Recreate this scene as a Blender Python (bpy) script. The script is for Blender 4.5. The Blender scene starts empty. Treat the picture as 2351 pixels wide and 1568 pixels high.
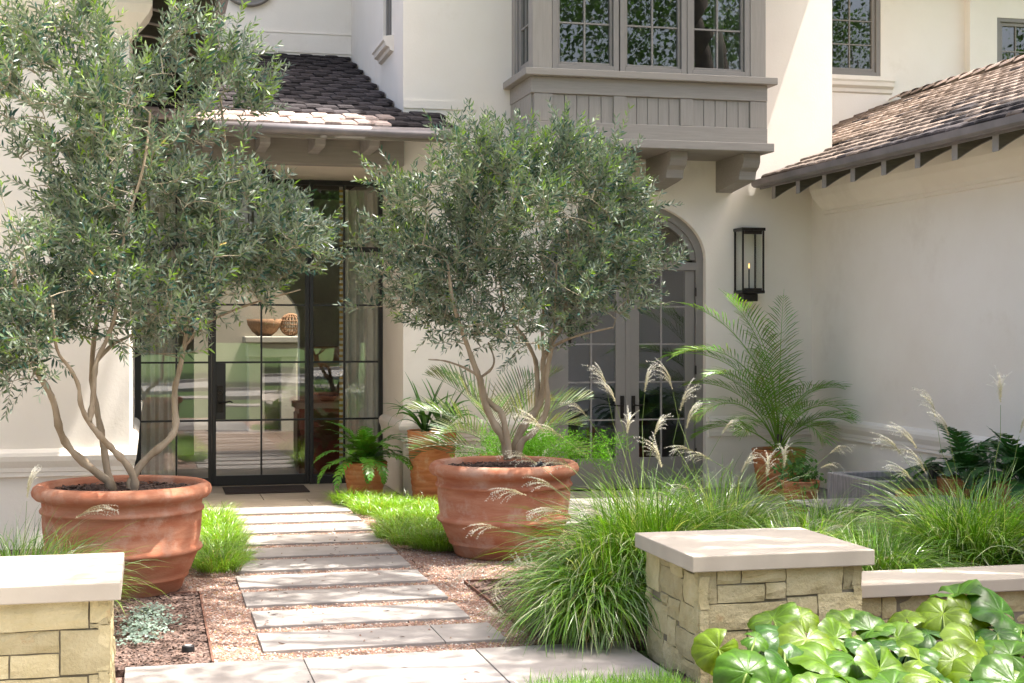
import bpy, math, random
import numpy as np
from mathutils import Vector, Matrix
R = math.radians
rng = np.random.default_rng(11)
random.seed(11)
S = bpy.context.scene

# ---------------------------------------------------------------- camera, sky, sun, exposure
YAW = R(13.75)
CAMZ = 1.8
cam_data = bpy.data.cameras.new("camera")
cam_data.lens = 52.0
cam_data.sensor_width = 36.0
cam_data.shift_y = -10.5 / 1024
cam_data.clip_end = 500
cam = bpy.data.objects.new("camera", cam_data)
S.collection.objects.link(cam)
cam.location = (0, 0, CAMZ)
cam.rotation_euler = (R(90), 0, -YAW)
S.camera = cam

LIGHT = Vector((-0.36, 0.095, -1.0)).normalized()      # the way sunlight travels
SUN_EL = math.asin(-LIGHT.z)
SUN_AZ = math.atan2(-LIGHT.x, -LIGHT.y)               # clockwise from +Y
world = bpy.data.worlds.new("World")
S.world = world
world.use_nodes = True
wn = world.node_tree
sky = wn.nodes.new("ShaderNodeTexSky")
sky.sky_type = 'NISHITA'
sky.sun_disc = False
sky.sun_elevation = SUN_EL
sky.sun_rotation = SUN_AZ
sky.air_density = 1.0
sky.dust_density = 7.0
sky.ozone_density = 0.4
wn.nodes["Background"].inputs[1].default_value = 0.15
wn.links.new(sky.outputs[0], wn.nodes["Background"].inputs[0])
sun_data = bpy.data.lights.new("sun", 'SUN')
sun_data.energy = 4.3
sun_data.angle = R(0.45)
sun_data.color = (1.0, 0.965, 0.915)
sun = bpy.data.objects.new("sun", sun_data)
S.collection.objects.link(sun)
sun.rotation_euler = LIGHT.to_track_quat('-Z', 'Y').to_euler()
sun.location = (6, -2, 20)
S.view_settings.view_transform = 'Standard'
S.view_settings.look = 'None'
S.view_settings.gamma = 1.0
S.view_settings.exposure = 1.82
S.cycles.use_denoising = True
S.cycles.max_bounces = 8
S.cycles.diffuse_bounces = 4
S.cycles.glossy_bounces = 3
S.cycles.transparent_max_bounces = 10
S.cycles.sample_clamp_indirect = 6.0

# ---------------------------------------------------------------- measuring helpers
# sight lines of the survey drawing (2351 units wide) to metres in the yard
_F, _K = 1479.0, 1024 / 2351


def ray(x, y):
    xc = (x * _K - 512) / _F
    zc = (331 - y * _K) / _F
    return (math.sin(YAW) + xc * math.cos(YAW), math.cos(YAW) - xc * math.sin(YAW), zc)


def atY(x, y, Y):
    d = ray(x, y)
    k = Y / d[1]
    return Vector((d[0] * k, Y, CAMZ + d[2] * k))


def atX(x, y, X):
    d = ray(x, y)
    k = X / d[0]
    return Vector((X, d[1] * k, CAMZ + d[2] * k))


def atZ(x, y, Z):
    d = ray(x, y)
    k = (Z - CAMZ) / d[2]
    return Vector((d[0] * k, d[1] * k, Z))


# ---------------------------------------------------------------- mesh helpers
class MB:
    def __init__(s):
        s.v, s.f, s.c = [], [], []

    def add(s, V, Fc, col=None):
        n = len(s.v)
        s.v.extend([tuple(p) for p in V])
        s.f.extend([tuple(i + n for i in f) for f in Fc])
        s.c.extend([col if col is not None else (1, 1, 1)] * len(V))
        return s

    def box(s, x0, x1, y0, y1, z0, z1, col=None):
        V = [(x0, y0, z0), (x1, y0, z0), (x1, y1, z0), (x0, y1, z0), (x0, y0, z1), (x1, y0, z1), (x1, y1, z1), (x0, y1, z1)]
        return s.add(V, [(0, 3, 2, 1), (4, 5, 6, 7), (0, 1, 5, 4), (1, 2, 6, 5), (2, 3, 7, 6), (3, 0, 4, 7)], col)

    def tube(s, pts, rad, n=6, col=None, cap=True):
        P = [Vector(p) for p in pts]
        if not hasattr(rad, '__len__'):
            rad = [rad] * len(P)
        V, Fc = [], []
        ref = Vector((0.31, 0.17, 0.93))
        for i, p in enumerate(P):
            t = (P[min(i + 1, len(P) - 1)] - P[max(i - 1, 0)])
            t = t.normalized() if t.length > 1e-9 else Vector((0, 0, 1))
            if abs(t.dot(ref)) > 0.97:
                ref = Vector((0.9, -0.3, 0.2))
            a = t.cross(ref).normalized()
            b = t.cross(a)
            for k in range(n):
                w = 2 * math.pi * k / n
                V.append(p + (a * math.cos(w) + b * math.sin(w)) * rad[i])
        for i in range(len(P) - 1):
            for k in range(n):
                k2 = (k + 1) % n
                Fc.append((i * n + k, i * n + k2, (i + 1) * n + k2, (i + 1) * n + k))
        if cap:
            Fc.append(tuple(range(n - 1, -1, -1)))
            Fc.append(tuple((len(P) - 1) * n + k for k in range(n)))
        return s.add(V, Fc, col)

    def lathe(s, prof, n=48, c=(0, 0, 0), col=None, wob=0.0):
        V, Fc = [], []
        for r, z in prof:
            for k in range(n):
                w = 2 * math.pi * k / n
                q = 1 + wob * math.sin(2 * w + 1.3)
                V.append((c[0] + r * q * math.cos(w), c[1] + r * q * math.sin(w), c[2] + z))
        for i in range(len(prof) - 1):
            for k in range(n):
                k2 = (k + 1) % n
                Fc.append((i * n + k, i * n + k2, (i + 1) * n + k2, (i + 1) * n + k))
        return s.add(V, Fc, col)

    def prism(s, poly, axis, a, b, col=None):
        """polygon in the two other axes (kept in x,y,z order) pushed from a to b along axis"""
        def mk(p, q):
            return {'x': (q, p[0], p[1]), 'y': (p[0], q, p[1]), 'z': (p[0], p[1], q)}[axis]
        n = len(poly)
        V = [mk(p, a) for p in poly] + [mk(p, b) for p in poly]
        Fc = [tuple(range(n)), tuple(range(2 * n - 1, n - 1, -1))]
        for i in range(n):
            j = (i + 1) % n
            Fc.append((i, i + n, j + n, j))
        return s.add(V, Fc, col)

    def build(s, name, mat, parent=None, smooth=False, bevel=0.0, inv=True):
        me = bpy.data.meshes.new(name)
        me.from_pydata(s.v, [], s.f)
        ca = me.color_attributes.new("Col", 'FLOAT_COLOR', 'POINT')
        a = np.ones((len(s.v), 4), dtype=np.float32)
        if s.v:
            a[:, :3] = np.array(s.c, dtype=np.float32)
        ca.data.foreach_set("color", a.ravel())
        if smooth:
            me.polygons.foreach_set("use_smooth", [True] * len(me.polygons))
        import bmesh
        bm = bmesh.new()
        bm.from_mesh(me)
        bmesh.ops.recalc_face_normals(bm, faces=bm.faces)
        bm.to_mesh(me)
        bm.free()
        return place(name, me, mat, parent, bevel, inv)


def place(name, me, mat, parent=None, bevel=0.0, inv=True):
    if mat is not None and not me.materials:
        me.materials.append(mat)
    o = bpy.data.objects.new(name, me)
    S.collection.objects.link(o)
    if parent is not None:
        o.parent = parent
        if inv:
            o.matrix_parent_inverse = Matrix.Translation(-root_loc(parent))
    if bevel:
        m = o.modifiers.new("edge", 'BEVEL')
        m.width = bevel
        m.segments = 2
        m.limit_method = 'ANGLE'
        m.angle_limit = R(40)
    return o


def root_loc(o):
    v = Vector((0, 0, 0))
    while o is not None:
        if o.get("_w"):
            return Vector(o["_w"])
        o = o.parent
    return v


def npmesh(name, V, Fc, C, mat, parent=None, smooth=False, inv=True):
    """big mesh from arrays; faces are one array of equal-sized polygons"""
    V = np.asarray(V, dtype=np.float32).reshape(-1, 3)
    Fc = np.asarray(Fc, dtype=np.int32)
    k = Fc.shape[1]
    me = bpy.data.meshes.new(name)
    me.vertices.add(len(V))
    me.vertices.foreach_set("co", V.ravel())
    me.loops.add(Fc.size)
    me.loops.foreach_set("vertex_index", Fc.ravel())
    me.polygons.add(len(Fc))
    me.polygons.foreach_set("loop_start", np.arange(0, Fc.size, k, dtype=np.int32))
    me.polygons.foreach_set("loop_total", np.full(len(Fc), k, dtype=np.int32))
    if smooth:
        me.polygons.foreach_set("use_smooth", np.ones(len(Fc), dtype=bool))
    me.update(calc_edges=True)
    ca = me.color_attributes.new("Col", 'FLOAT_COLOR', 'POINT')
    a = np.ones((len(V), 4), dtype=np.float32)
    a[:, :3] = np.asarray(C, dtype=np.float32).reshape(-1, 3)
    ca.data.foreach_set("color", a.ravel())
    return place(name, me, mat, parent, 0.0, inv)


def scatter(TV, TF, pos, X, Y, Z, col, vcol=None):
    """copies of a template: columns X,Y,Z already carry the scale. Returns V,F,C arrays"""
    TV = np.asarray(TV, dtype=np.float64)
    TF = np.asarray(TF, dtype=np.int64)
    n, m = len(pos), len(TV)
    V = pos[:, None, :] + TV[None, :, 0:1] * X[:, None, :] + TV[None, :, 1:2] * Y[:, None, :] + TV[None, :, 2:3] * Z[:, None, :]
    Fc = TF[None] + (np.arange(n) * m)[:, None, None]
    C = np.repeat(col[:, None, :], m, axis=1)
    if vcol is not None:
        C = C * np.asarray(vcol)[None, :, None]
    return V.reshape(-1, 3), Fc.reshape(-1, TF.shape[1]), C.reshape(-1, 3)


def nrm(a):
    return a / np.maximum(np.linalg.norm(a, axis=-1, keepdims=True), 1e-9)


def thing(name, label, cat, loc=(0, 0, 0), group=None, kind=None):
    o = bpy.data.objects.new(name, None)
    o.empty_display_size = 0.1
    S.collection.objects.link(o)
    o.location = loc
    o["_w"] = tuple(loc)
    tag(o, label, cat, group, kind)
    return o


def tag(o, label=None, cat=None, group=None, kind=None):
    if label:
        o["label"] = label
    if cat:
        o["category"] = cat
    if group:
        o["group"] = group
    if kind:
        o["kind"] = kind
    return o


def sub(name, parent):
    """an empty part that holds sub-parts"""
    o = bpy.data.objects.new(name, None)
    o.empty_display_size = 0.05
    S.collection.objects.link(o)
    o.parent = parent
    o.matrix_parent_inverse = Matrix.Translation(-root_loc(parent))
    o["_w"] = (0.0, 0.0, 0.0)
    return o


# ---------------------------------------------------------------- materials
def _nt(name):
    m = bpy.data.materials.new(name)
    m.use_nodes = True
    nt = m.node_tree
    return m, nt, nt.nodes["Principled BSDF"]


def _n(nt, t, **kw):
    n = nt.nodes.new(t)
    for k, v in kw.items():
        setattr(n, k, v)
    return n


def _mix(nt, fac, a, b, mode='MIX'):
    n = _n(nt, "ShaderNodeMix", data_type='RGBA', blend_type=mode)
    for sock, v in ((n.inputs[0], fac), (n.inputs[6], a), (n.inputs[7], b)):
        if hasattr(v, 'is_output'):
            nt.links.new(v, sock)
        elif isinstance(v, (int, float)):
            sock.default_value = v
        else:
            sock.default_value = (*v, 1)
    return n.outputs[2]


def _noise(nt, scale, detail=5, rough=0.6, stretch=None, coord='Object'):
    tc = _n(nt, "ShaderNodeTexCoord")
    src = tc.outputs[coord]
    if stretch:
        mp = _n(nt, "ShaderNodeMapping")
        mp.inputs['Scale'].default_value = stretch
        nt.links.new(src, mp.inputs[0])
        src = mp.outputs[0]
    nz = _n(nt, "ShaderNodeTexNoise")
    nz.inputs['Scale'].default_value = scale
    nz.inputs['Detail'].default_value = detail
    nz.inputs['Roughness'].default_value = rough
    nt.links.new(src, nz.inputs['Vector'])
    return nz.outputs['Fac']


def _ramp(nt, fac, lo, hi):
    n = _n(nt, "ShaderNodeMapRange")
    n.inputs[1].default_value = lo
    n.inputs[2].default_value = hi
    nt.links.new(fac, n.inputs[0])
    return n.outputs[0]


def pbr(name, c1, c2=None, scale=3.0, rough=0.8, bump=0.0, bscale=40.0, stretch=None, rnd=0.0, attr=False,
        spots=None, spot_scale=2.0, spot_lo=0.55, metallic=0.0, spec=0.4, bdist=0.01, lo=0.35, hi=0.65):
    m, nt, b = _nt(name)
    col = None
    if c2 is not None:
        f = _ramp(nt, _noise(nt, scale, stretch=stretch), lo, hi)
        col = _mix(nt, f, c1, c2)
    else:
        rgb = _n(nt, "ShaderNodeRGB")
        rgb.outputs[0].default_value = (*c1, 1)
        col = rgb.outputs[0]
    if spots is not None:
        f = _ramp(nt, _noise(nt, spot_scale, 8, 0.7), spot_lo, spot_lo + 0.15)
        col = _mix(nt, f, col, spots)
    if rnd:
        oi = _n(nt, "ShaderNodeObjectInfo")
        hv = _n(nt, "ShaderNodeHueSaturation")
        mr = _n(nt, "ShaderNodeMapRange")
        mr.inputs[3].default_value = 1 - rnd
        mr.inputs[4].default_value = 1 + rnd
        nt.links.new(oi.outputs['Random'], mr.inputs[0])
        nt.links.new(mr.outputs[0], hv.inputs['Value'])
        nt.links.new(col, hv.inputs['Color'])
        col = hv.outputs[0]
    if attr:
        at = _n(nt, "ShaderNodeAttribute", attribute_name="Col")
        col = _mix(nt, 1.0, col, at.outputs['Color'], 'MULTIPLY')
    nt.links.new(col, b.inputs['Base Color'])
    b.inputs['Roughness'].default_value = rough
    b.inputs['Metallic'].default_value = metallic
    b.inputs['Specular IOR Level'].default_value = spec
    if bump:
        bp = _n(nt, "ShaderNodeBump")
        bp.inputs['Strength'].default_value = bump
        bp.inputs['Distance'].default_value = bdist
        nt.links.new(_noise(nt, bscale, 6, 0.65, stretch=stretch), bp.inputs['Height'])
        nt.links.new(bp.outputs[0], b.inputs['Normal'])
    return m


def leafmat(name, back=None, trans=0.35, rough=0.45, gloss=0.35, tint=(1, 1, 1), tcol=(1.3, 1.5, 0.6), bump=0.0):
    """two-sided leaf: colour from the mesh, some light passes through"""
    m, nt, b = _nt(name)
    at = _n(nt, "ShaderNodeAttribute", attribute_name="Col")
    col = _mix(nt, 1.0, at.outputs['Color'], tint, 'MULTIPLY')
    if back is not None:
        ge = _n(nt, "ShaderNodeNewGeometry")
        col = _mix(nt, ge.outputs['Backfacing'], col, back)
    nt.links.new(col, b.inputs['Base Color'])
    b.inputs['Roughness'].default_value = rough
    b.inputs['Specular IOR Level'].default_value = gloss
    if bump:
        bp = _n(nt, "ShaderNodeBump")
        bp.inputs['Strength'].default_value = bump
        bp.inputs['Distance'].default_value = 0.05
        nt.links.new(_noise(nt, 7.0, 3, 0.5), bp.inputs['Height'])
        nt.links.new(bp.outputs[0], b.inputs['Normal'])
    tr = _n(nt, "ShaderNodeBsdfTranslucent")
    tc = _mix(nt, 1.0, at.outputs['Color'], tcol, 'MULTIPLY')
    nt.links.new(tc, tr.inputs[0])
    mx = _n(nt, "ShaderNodeMixShader")
    mx.inputs[0].default_value = trans
    nt.links.new(b.outputs[0], mx.inputs[1])
    nt.links.new(tr.outputs[0], mx.inputs[2])
    nt.links.new(mx.outputs[0], nt.nodes["Material Output"].inputs[0])
    return m


def glassmat(name, tint=(0.75, 0.8, 0.77), ior=1.7):
    m, nt, b = _nt(name)
    nt.nodes.remove(b)
    fr = _n(nt, "ShaderNodeFresnel")
    ge = _n(nt, "ShaderNodeNewGeometry")
    mr = _n(nt, "ShaderNodeMapRange")          # same reflectance from either side of the sheet
    mr.inputs[3].default_value = ior
    mr.inputs[4].default_value = 1.0 / ior
    nt.links.new(ge.outputs['Backfacing'], mr.inputs[0])
    nt.links.new(mr.outputs[0], fr.inputs[0])
    t = _n(nt, "ShaderNodeBsdfTransparent")
    t.inputs[0].default_value = (*tint, 1)
    g = _n(nt, "ShaderNodeBsdfGlossy")
    g.inputs['Roughness'].default_value = 0.01
    bp = _n(nt, "ShaderNodeBump")
    bp.inputs['Strength'].default_value = 0.02
    bp.inputs['Distance'].default_value = 0.02
    nt.links.new(_noise(nt, 1.6, 1, 0.4), bp.inputs['Height'])
    nt.links.new(bp.outputs[0], g.inputs['Normal'])
    mx = _n(nt, "ShaderNodeMixShader")
    nt.links.new(fr.outputs[0], mx.inputs[0])
    nt.links.new(t.outputs[0], mx.inputs[1])
    nt.links.new(g.outputs[0], mx.inputs[2])
    nt.links.new(mx.outputs[0], nt.nodes["Material Output"].inputs[0])
    return m


M = {}
M['stucco'] = pbr('stucco', (0.80, 0.735, 0.64), (0.85, 0.795, 0.71), 0.7, 0.9, 0.35, 38, spec=0.15, bdist=0.004, spots=(0.765, 0.70, 0.605), spot_scale=1.1, spot_lo=0.55)
M['taupe'] = pbr('taupe_paint', (0.27, 0.245, 0.215), (0.305, 0.28, 0.245), 3, 0.6, 0.35, 14, stretch=(1, 6, 16), spec=0.3, bdist=0.004)
M['taupe_v'] = pbr('taupe_paint_upright', (0.275, 0.25, 0.22), (0.31, 0.285, 0.25), 3, 0.6, 0.35, 14, stretch=(16, 6, 1), spec=0.3, bdist=0.004)
M['taupe_s'] = pbr('taupe_sash', (0.22, 0.205, 0.185), (0.24, 0.22, 0.20), 3, 0.5, spec=0.4)
M['wood_dark'] = pbr('stained_rafter', (0.055, 0.05, 0.035), (0.085, 0.075, 0.05), 2.5, 0.7, 0.4, 12, stretch=(2, 14, 14), bdist=0.006)
M['rafter_end'] = pbr('rafter_end_grain', (0.24, 0.22, 0.20), (0.30, 0.28, 0.26), 8, 0.7)
M['gutter'] = pbr('gutter_metal', (0.19, 0.175, 0.175), (0.28, 0.25, 0.25), 2.5, 0.5, metallic=0.3)
M['tile'] = pbr('weathered_roof_tile', (0.105, 0.08, 0.065), (0.18, 0.14, 0.115), 6, 0.9, 0.6, 60, rnd=0.35, spots=(0.05, 0.045, 0.045), spot_scale=9, spot_lo=0.56, spec=0.2)
M['tile_dark'] = pbr('shaded_roof_tile', (0.028, 0.024, 0.025), (0.06, 0.05, 0.05), 7, 0.92, 0.7, 60, rnd=0.45, spots=(0.10, 0.09, 0.085), spot_scale=14, spot_lo=0.6, spec=0.2)  # dark colour carries the roof's shade as well as its own tone
M['tile_pale'] = pbr('pale_roof_tile', (0.33, 0.255, 0.22), (0.42, 0.34, 0.30), 6, 0.9, 0.6, 60, rnd=0.3, spots=(0.07, 0.05, 0.04), spot_scale=8, spot_lo=0.58, spec=0.2)  # paints the sunlit strip of the entry eave; ridge tiles use it too
M['steel'] = pbr('black_steel', (0.012, 0.012, 0.013), None, rough=0.4, spec=0.5)
M['bronze'] = pbr('dark_bronze', (0.02, 0.018, 0.016), (0.035, 0.03, 0.026), 20, 0.35, metallic=0.6)
M['glass'] = glassmat('window_glass', (0.88, 0.92, 0.90), 2.5)
M['glass_up'] = glassmat('upper_window_glass', (0.5, 0.55, 0.52), 2.3)
M['glass_clear'] = glassmat('lantern_glass', (0.93, 0.95, 0.94), 1.3)
M['terra'] = pbr('terracotta', (0.36, 0.13, 0.07), (0.45, 0.215, 0.13), 3.2, 0.9, 0.5, 40, stretch=(1, 1, 5), spots=(0.47, 0.29, 0.21), spot_scale=3.4, spot_lo=0.52, spec=0.2, bdist=0.006)
M['terra_r'] = pbr('terracotta_ribbed', (0.40, 0.14, 0.055), (0.50, 0.22, 0.105), 4, 0.85, 0.3, 40, stretch=(1, 1, 5), spots=(0.52, 0.33, 0.22), spot_scale=3.2, spot_lo=0.56, spec=0.2, bdist=0.005)
M['paver'] = pbr('limestone_paver', (0.245, 0.222, 0.20), (0.30, 0.275, 0.25), 2.2, 0.85, 0.25, 50, rnd=0.07, spec=0.25, bdist=0.003, spots=(0.21, 0.19, 0.165), spot_scale=3.5, spot_lo=0.56)
M['landing'] = pbr('travertine', (0.40, 0.325, 0.24), (0.48, 0.41, 0.325), 2.5, 0.7, 0.12, 30, stretch=(1, 5, 1), rnd=0.06)
M['cap'] = pbr('cut_limestone_cap', (0.35, 0.31, 0.25), (0.415, 0.37, 0.305), 1.5, 0.85, 0.2, 70, spec=0.2, bdist=0.003)
M['stone'] = pbr('rough_limestone', (0.40, 0.335, 0.18), (0.51, 0.44, 0.265), 4.5, 0.92, 0.9, 22, rnd=0.17, spots=(0.40, 0.25, 0.11), spot_scale=5, spot_lo=0.62, spec=0.15, bdist=0.022)
M['mortar'] = pbr('mortar', (0.17, 0.145, 0.10), (0.25, 0.215, 0.15), 8, 0.95, 0.4, 60)
M['pebble'] = pbr('pebbles', (1, 1, 1), None, rough=0.75, attr=True, spec=0.3)
M['gravel_base'] = pbr('gravel_base', (0.20, 0.115, 0.085), (0.31, 0.21, 0.16), 60, 0.95, 0.8, 120)
M['mulch'] = pbr('bark_mulch', (0.055, 0.032, 0.024), (0.15, 0.095, 0.075), 22, 0.95, 1.0, 60, bdist=0.03)
M['chips'] = pbr('bark_chips', (1, 1, 1), None, rough=0.9, attr=True, spec=0.15)
M['lawn'] = pbr('lawn', (0.045, 0.095, 0.018), (0.085, 0.15, 0.03), 6, 0.9, 1.0, 160, bdist=0.04)
M['asphalt'] = pbr('concrete_road', (0.24, 0.23, 0.215), (0.30, 0.285, 0.265), 20, 0.9, 0.4, 200)
M['rust'] = pbr('rusted_edging', (0.10, 0.045, 0.03), (0.17, 0.08, 0.05), 14, 0.8)
M['concrete'] = pbr('weathered_concrete', (0.20, 0.19, 0.18), (0.33, 0.31, 0.29), 5, 0.9, 0.3, 40, stretch=(6, 6, 1))
M['water'] = pbr('basin_water', (0.012, 0.014, 0.012), None, rough=0.05, bump=0.15, bscale=8, spec=0.6)
M['mat'] = pbr('coir_mat', (0.035, 0.026, 0.024), (0.06, 0.045, 0.04), 120, 0.98, 0.8, 220)
M['bark'] = pbr('olive_bark', (0.26, 0.195, 0.125), (0.40, 0.325, 0.235), 11, 0.9, 0.5, 45, stretch=(1, 1, .35), spec=0.15, bdist=0.006)
M['twig'] = pbr('olive_twig', (0.26, 0.22, 0.15), (0.33, 0.29, 0.21), 12, 0.9, spec=0.15)
M['oak_bark'] = pbr('oak_bark', (0.07, 0.055, 0.045), (0.13, 0.11, 0.09), 7, 0.95, 0.8, 30)
M['olive'] = leafmat('olive_leaf', back=(0.225, 0.27, 0.19), trans=0.2, rough=0.34, gloss=0.6)
M['oak'] = leafmat('oak_leaf', trans=0.3, rough=0.5)
M['grass'] = leafmat('grass_blade', trans=0.4, rough=0.3, gloss=0.75, tcol=(1.4, 1.5, 0.4))
M['plume'] = leafmat('grass_plume', trans=0.35, rough=0.8, gloss=0.1, tcol=(1, 1, 0.9))
M['glossy_leaf'] = leafmat('glossy_leaf', trans=0.3, rough=0.38, gloss=0.36, tcol=(1.7, 1.7, 0.25), bump=0.06)
M['fern'] = leafmat('fern_leaf', trans=0.3, rough=0.4, gloss=0.5)
M['palm'] = leafmat('palm_leaf', trans=0.35, rough=0.33, gloss=0.6)
M['fluff'] = leafmat('feathery_leaf', trans=0.4, rough=0.6, gloss=0.2)
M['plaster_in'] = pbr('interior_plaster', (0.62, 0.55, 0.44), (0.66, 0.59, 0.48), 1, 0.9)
M['rear_in'] = pbr('rear_room_plaster', (0.36, 0.31, 0.235), (0.40, 0.35, 0.27), 1, 0.9)
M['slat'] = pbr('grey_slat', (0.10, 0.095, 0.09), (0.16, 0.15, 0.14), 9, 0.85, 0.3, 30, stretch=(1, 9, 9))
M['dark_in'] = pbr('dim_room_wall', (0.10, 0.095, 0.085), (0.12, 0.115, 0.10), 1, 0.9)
M['floor_in'] = pbr('oak_floor', (0.035, 0.02, 0.012), (0.05, 0.03, 0.018), 3, 0.5, stretch=(1, 8, 1))
M['curtain'] = pbr('linen_curtain', (0.72, 0.68, 0.58), (0.78, 0.74, 0.64), 30, 0.95)
M['trim_y'] = pbr('curtain_trim_yellow', (0.45, 0.27, 0.05), None, rough=0.9)
M['trim_w'] = pbr('curtain_trim_white', (0.62, 0.60, 0.54), None, rough=0.9)
M['red'] = pbr('red_lacquer', (0.11, 0.012, 0.012), (0.14, 0.018, 0.015), 4, 0.4)
M['shade'] = pbr('rust_lamp_shade', (0.30, 0.12, 0.045), None, rough=0.9)
M['wicker'] = pbr('wicker', (0.19, 0.09, 0.04), (0.30, 0.16, 0.08), 25, 0.8, 0.6, 60)
M['black'] = pbr('black_glaze', (0.012, 0.012, 0.013), None, rough=0.15, spec=0.6)
M['silver'] = leafmat('silver_leaf', trans=0.15, rough=0.6, gloss=0.2)
mflame, _nt2, _b2 = _nt('gas_flame')
_b2.inputs['Emission Color'].default_value = (1.0, 0.42, 0.10, 1)
_b2.inputs['Emission Strength'].default_value = 1.6
_b2.inputs['Base Color'].default_value = (1.0, 0.5, 0.2, 1)
M['flame'] = mflame

# ================================================================ GROUND
XL, XR, XW, XE = -0.17, 2.69, 7.53, 7.79       # wing side, main corner, right wing wall, main block end
YL, YF, YD, YB = 12.9, 16.0, 17.5, 20.3        # left wing front, main front, entry glazing, upper back wall


def sheet(name, poly, z, mat, th=0.05):
    o = MB().prism(poly, 'z', z - th, z).build(name, mat)
    o["kind"] = "structure"
    return o


sheet('ground', [(-150, -150), (150, -150), (150, 150), (-150, 150)], -0.06, M['lawn'], 0.3)
road = sheet('road', [(-80, -19), (80, -19), (80, -11.5), (-80, -11.5)], -0.05, M['asphalt'], 0.008)
for y0, y1 in ((-19.35, -19.0), (-11.5, -11.15)):
    k = MB().box(-80, 80, y0, y1, -0.06, 0.05).build('kerb', M['concrete'])
    k["kind"] = "structure"
bounce_left = sheet('bounce_ground_left', [(-18, -5.5), (-2.4, -5.5), (-2.4, 7.4), (-3.2, 12.85), (-18, 12.85)], -0.035, pbr('pale_bounce_gravel_left', (0.44, 0.38, 0.31), (0.52, 0.46, 0.39), 40, 0.95, 0.6, 120), 0.02)  # unseen pale ground, added to bounce sunlight onto the walls
bounce_right = sheet('bounce_ground_right', [(3.0, -5.5), (20, -5.5), (20, 1.6), (3.0, 1.6)], -0.035, pbr('pale_bounce_gravel_right', (0.42, 0.36, 0.30), (0.50, 0.44, 0.38), 40, 0.95, 0.6, 120), 0.02)  # second added pale sheet, throws more sunlight back at the walls
k = MB().box(-80, 80, -7.2, -5.8, -0.06, -0.02).build('pavement', M['paver'])
k["kind"] = "structure"

gp = MB()
gp.prism([(0.335, 8.19), (2.2, 8.19), (2.2, 10.42), (0.335, 10.42)], 'z', -0.07, -0.02)
gp.prism([(0.2, 10.42), (3.7, 10.42), (3.7, 15.12), (0.2, 15.12)], 'z', -0.07, -0.02)
path = gp.build('garden_path', M['gravel_base'])
path["kind"] = "structure"
# stepping slabs of the path, each one a slab
for k in range(10):
    y0 = 8.42 + 0.704 * k
    x0, x1 = 0.62 + random.uniform(-.012, .012), 1.96 + random.uniform(-.012, .012)
    if k == 0:
        MB().box(x0, 1.66, y0, y0 + 0.5, -0.06, 0.0).build('stepping_slab', M['paver'], path, bevel=0.004)
        MB().box(1.665, 2.03, y0, y0 + 0.5, -0.06, 0.0).build('stepping_slab', M['paver'], path, bevel=0.004)
    else:
        MB().box(x0, x1, y0, y0 + 0.5 + random.uniform(-.01, .01), -0.06, random.uniform(-.003, .003)).build('stepping_slab', M['paver'], path, bevel=0.004)
# entry landing
landing = sheet('landing', [(XL, 15.3), (3.3, 15.3), (3.3, 15.98), (XR - .01, 15.98), (XR - .01, 17.6), (XL, 17.6)], -0.04, M['gravel_base'])
for r, (y0, y1, off) in enumerate(((15.33, 15.93, 0.0), (15.936, 16.72, 0.45), (16.726, 17.55, 0.1))):
    x = XL + 0.01 - off
    while x < (3.28 if r == 0 else XR - .012):
        a, b_ = max(x, XL + .005), min(x + 0.89, 3.28 if r == 0 else XR - .012)
        if b_ - a > .05:
            MB().box(a, b_, y0, y1, -0.045, random.uniform(-.002, .001)).build('landing_tile', M['landing'], landing, bevel=0.003)
        x += 0.896
# front walk slabs
walk = sheet('front_walk', [(-2.3, 3.0), (2.72, 3.0), (2.72, 8.17), (-2.3, 8.17)], -0.05, M['gravel_base'], 0.03)
for x0, x1 in ((-2.3, -1.14), (-1.13, -0.135), (-0.13, 0.815), (0.82, 1.785)):
    for y0, y1 in ((7.2, 8.18), (6.2, 7.194), (4.2, 6.194)):
        if x1 <= -0.13 and y0 > 6.9:
            continue
        MB().box(x0, x1, y0, y1, -0.05, random.uniform(-.0015, .0015)).build('walk_slab', M['paver'], walk, bevel=0.004)
MB().box(1.793, 2.66, 7.22, 8.2, -0.05, 0.0).build('walk_slab', M['paver'], walk, bevel=0.004)
# planting beds and terrace
bed = sheet('mulch_bed', [(-2.3, 8.18), (0.33, 8.18), (0.33, 10.42), (0.2, 10.42), (0.2, 15.3), (-0.17, 15.3), (-0.17, 12.95), (-3.1, 12.95)], -0.012, M['mulch'])
bed2 = sheet('mulch_bed', [(2.205, 8.18), (3.5, 8.18), (3.5, 7.6), (9, 7.6), (9, 13.3), (3.7, 13.3), (3.7, 10.42), (2.205, 10.42)], -0.012, M['mulch'])
bed3 = sheet('mulch_bed', [(2.66, 2.0), (9, 2.0), (9, 7.5), (2.66, 7.5)], -0.014, M['mulch'])
terr = sheet('terrace', [(3.72, 13.32), (XW, 13.32), (XW, 15.99), (3.3, 15.99), (3.3, 15.14), (3.72, 15.14)], -0.03, M['gravel_base'])
for i in range(5):
    for j in range(3):
        MB().box(3.74 + i * .755, 3.74 + i * .755 + .75, 13.34 + j * .88, 13.34 + j * .88 + .875, -0.04, random.uniform(-.002, .001)).build('terrace_slab', M['paver'], terr, bevel=0.003)
MB().box(0.327, 0.339, 8.19, 10.43, -0.06, 0.006).build('bed_edging', M['rust'], bed)
MB().box(0.0, 0.327, 10.424, 10.436, -0.06, 0.006).build('bed_edging', M['rust'], bed)
MB().box(2.196, 2.208, 8.22, 10.43, -0.06, 0.006).build('bed_edging', M['rust'], bed2)
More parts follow.
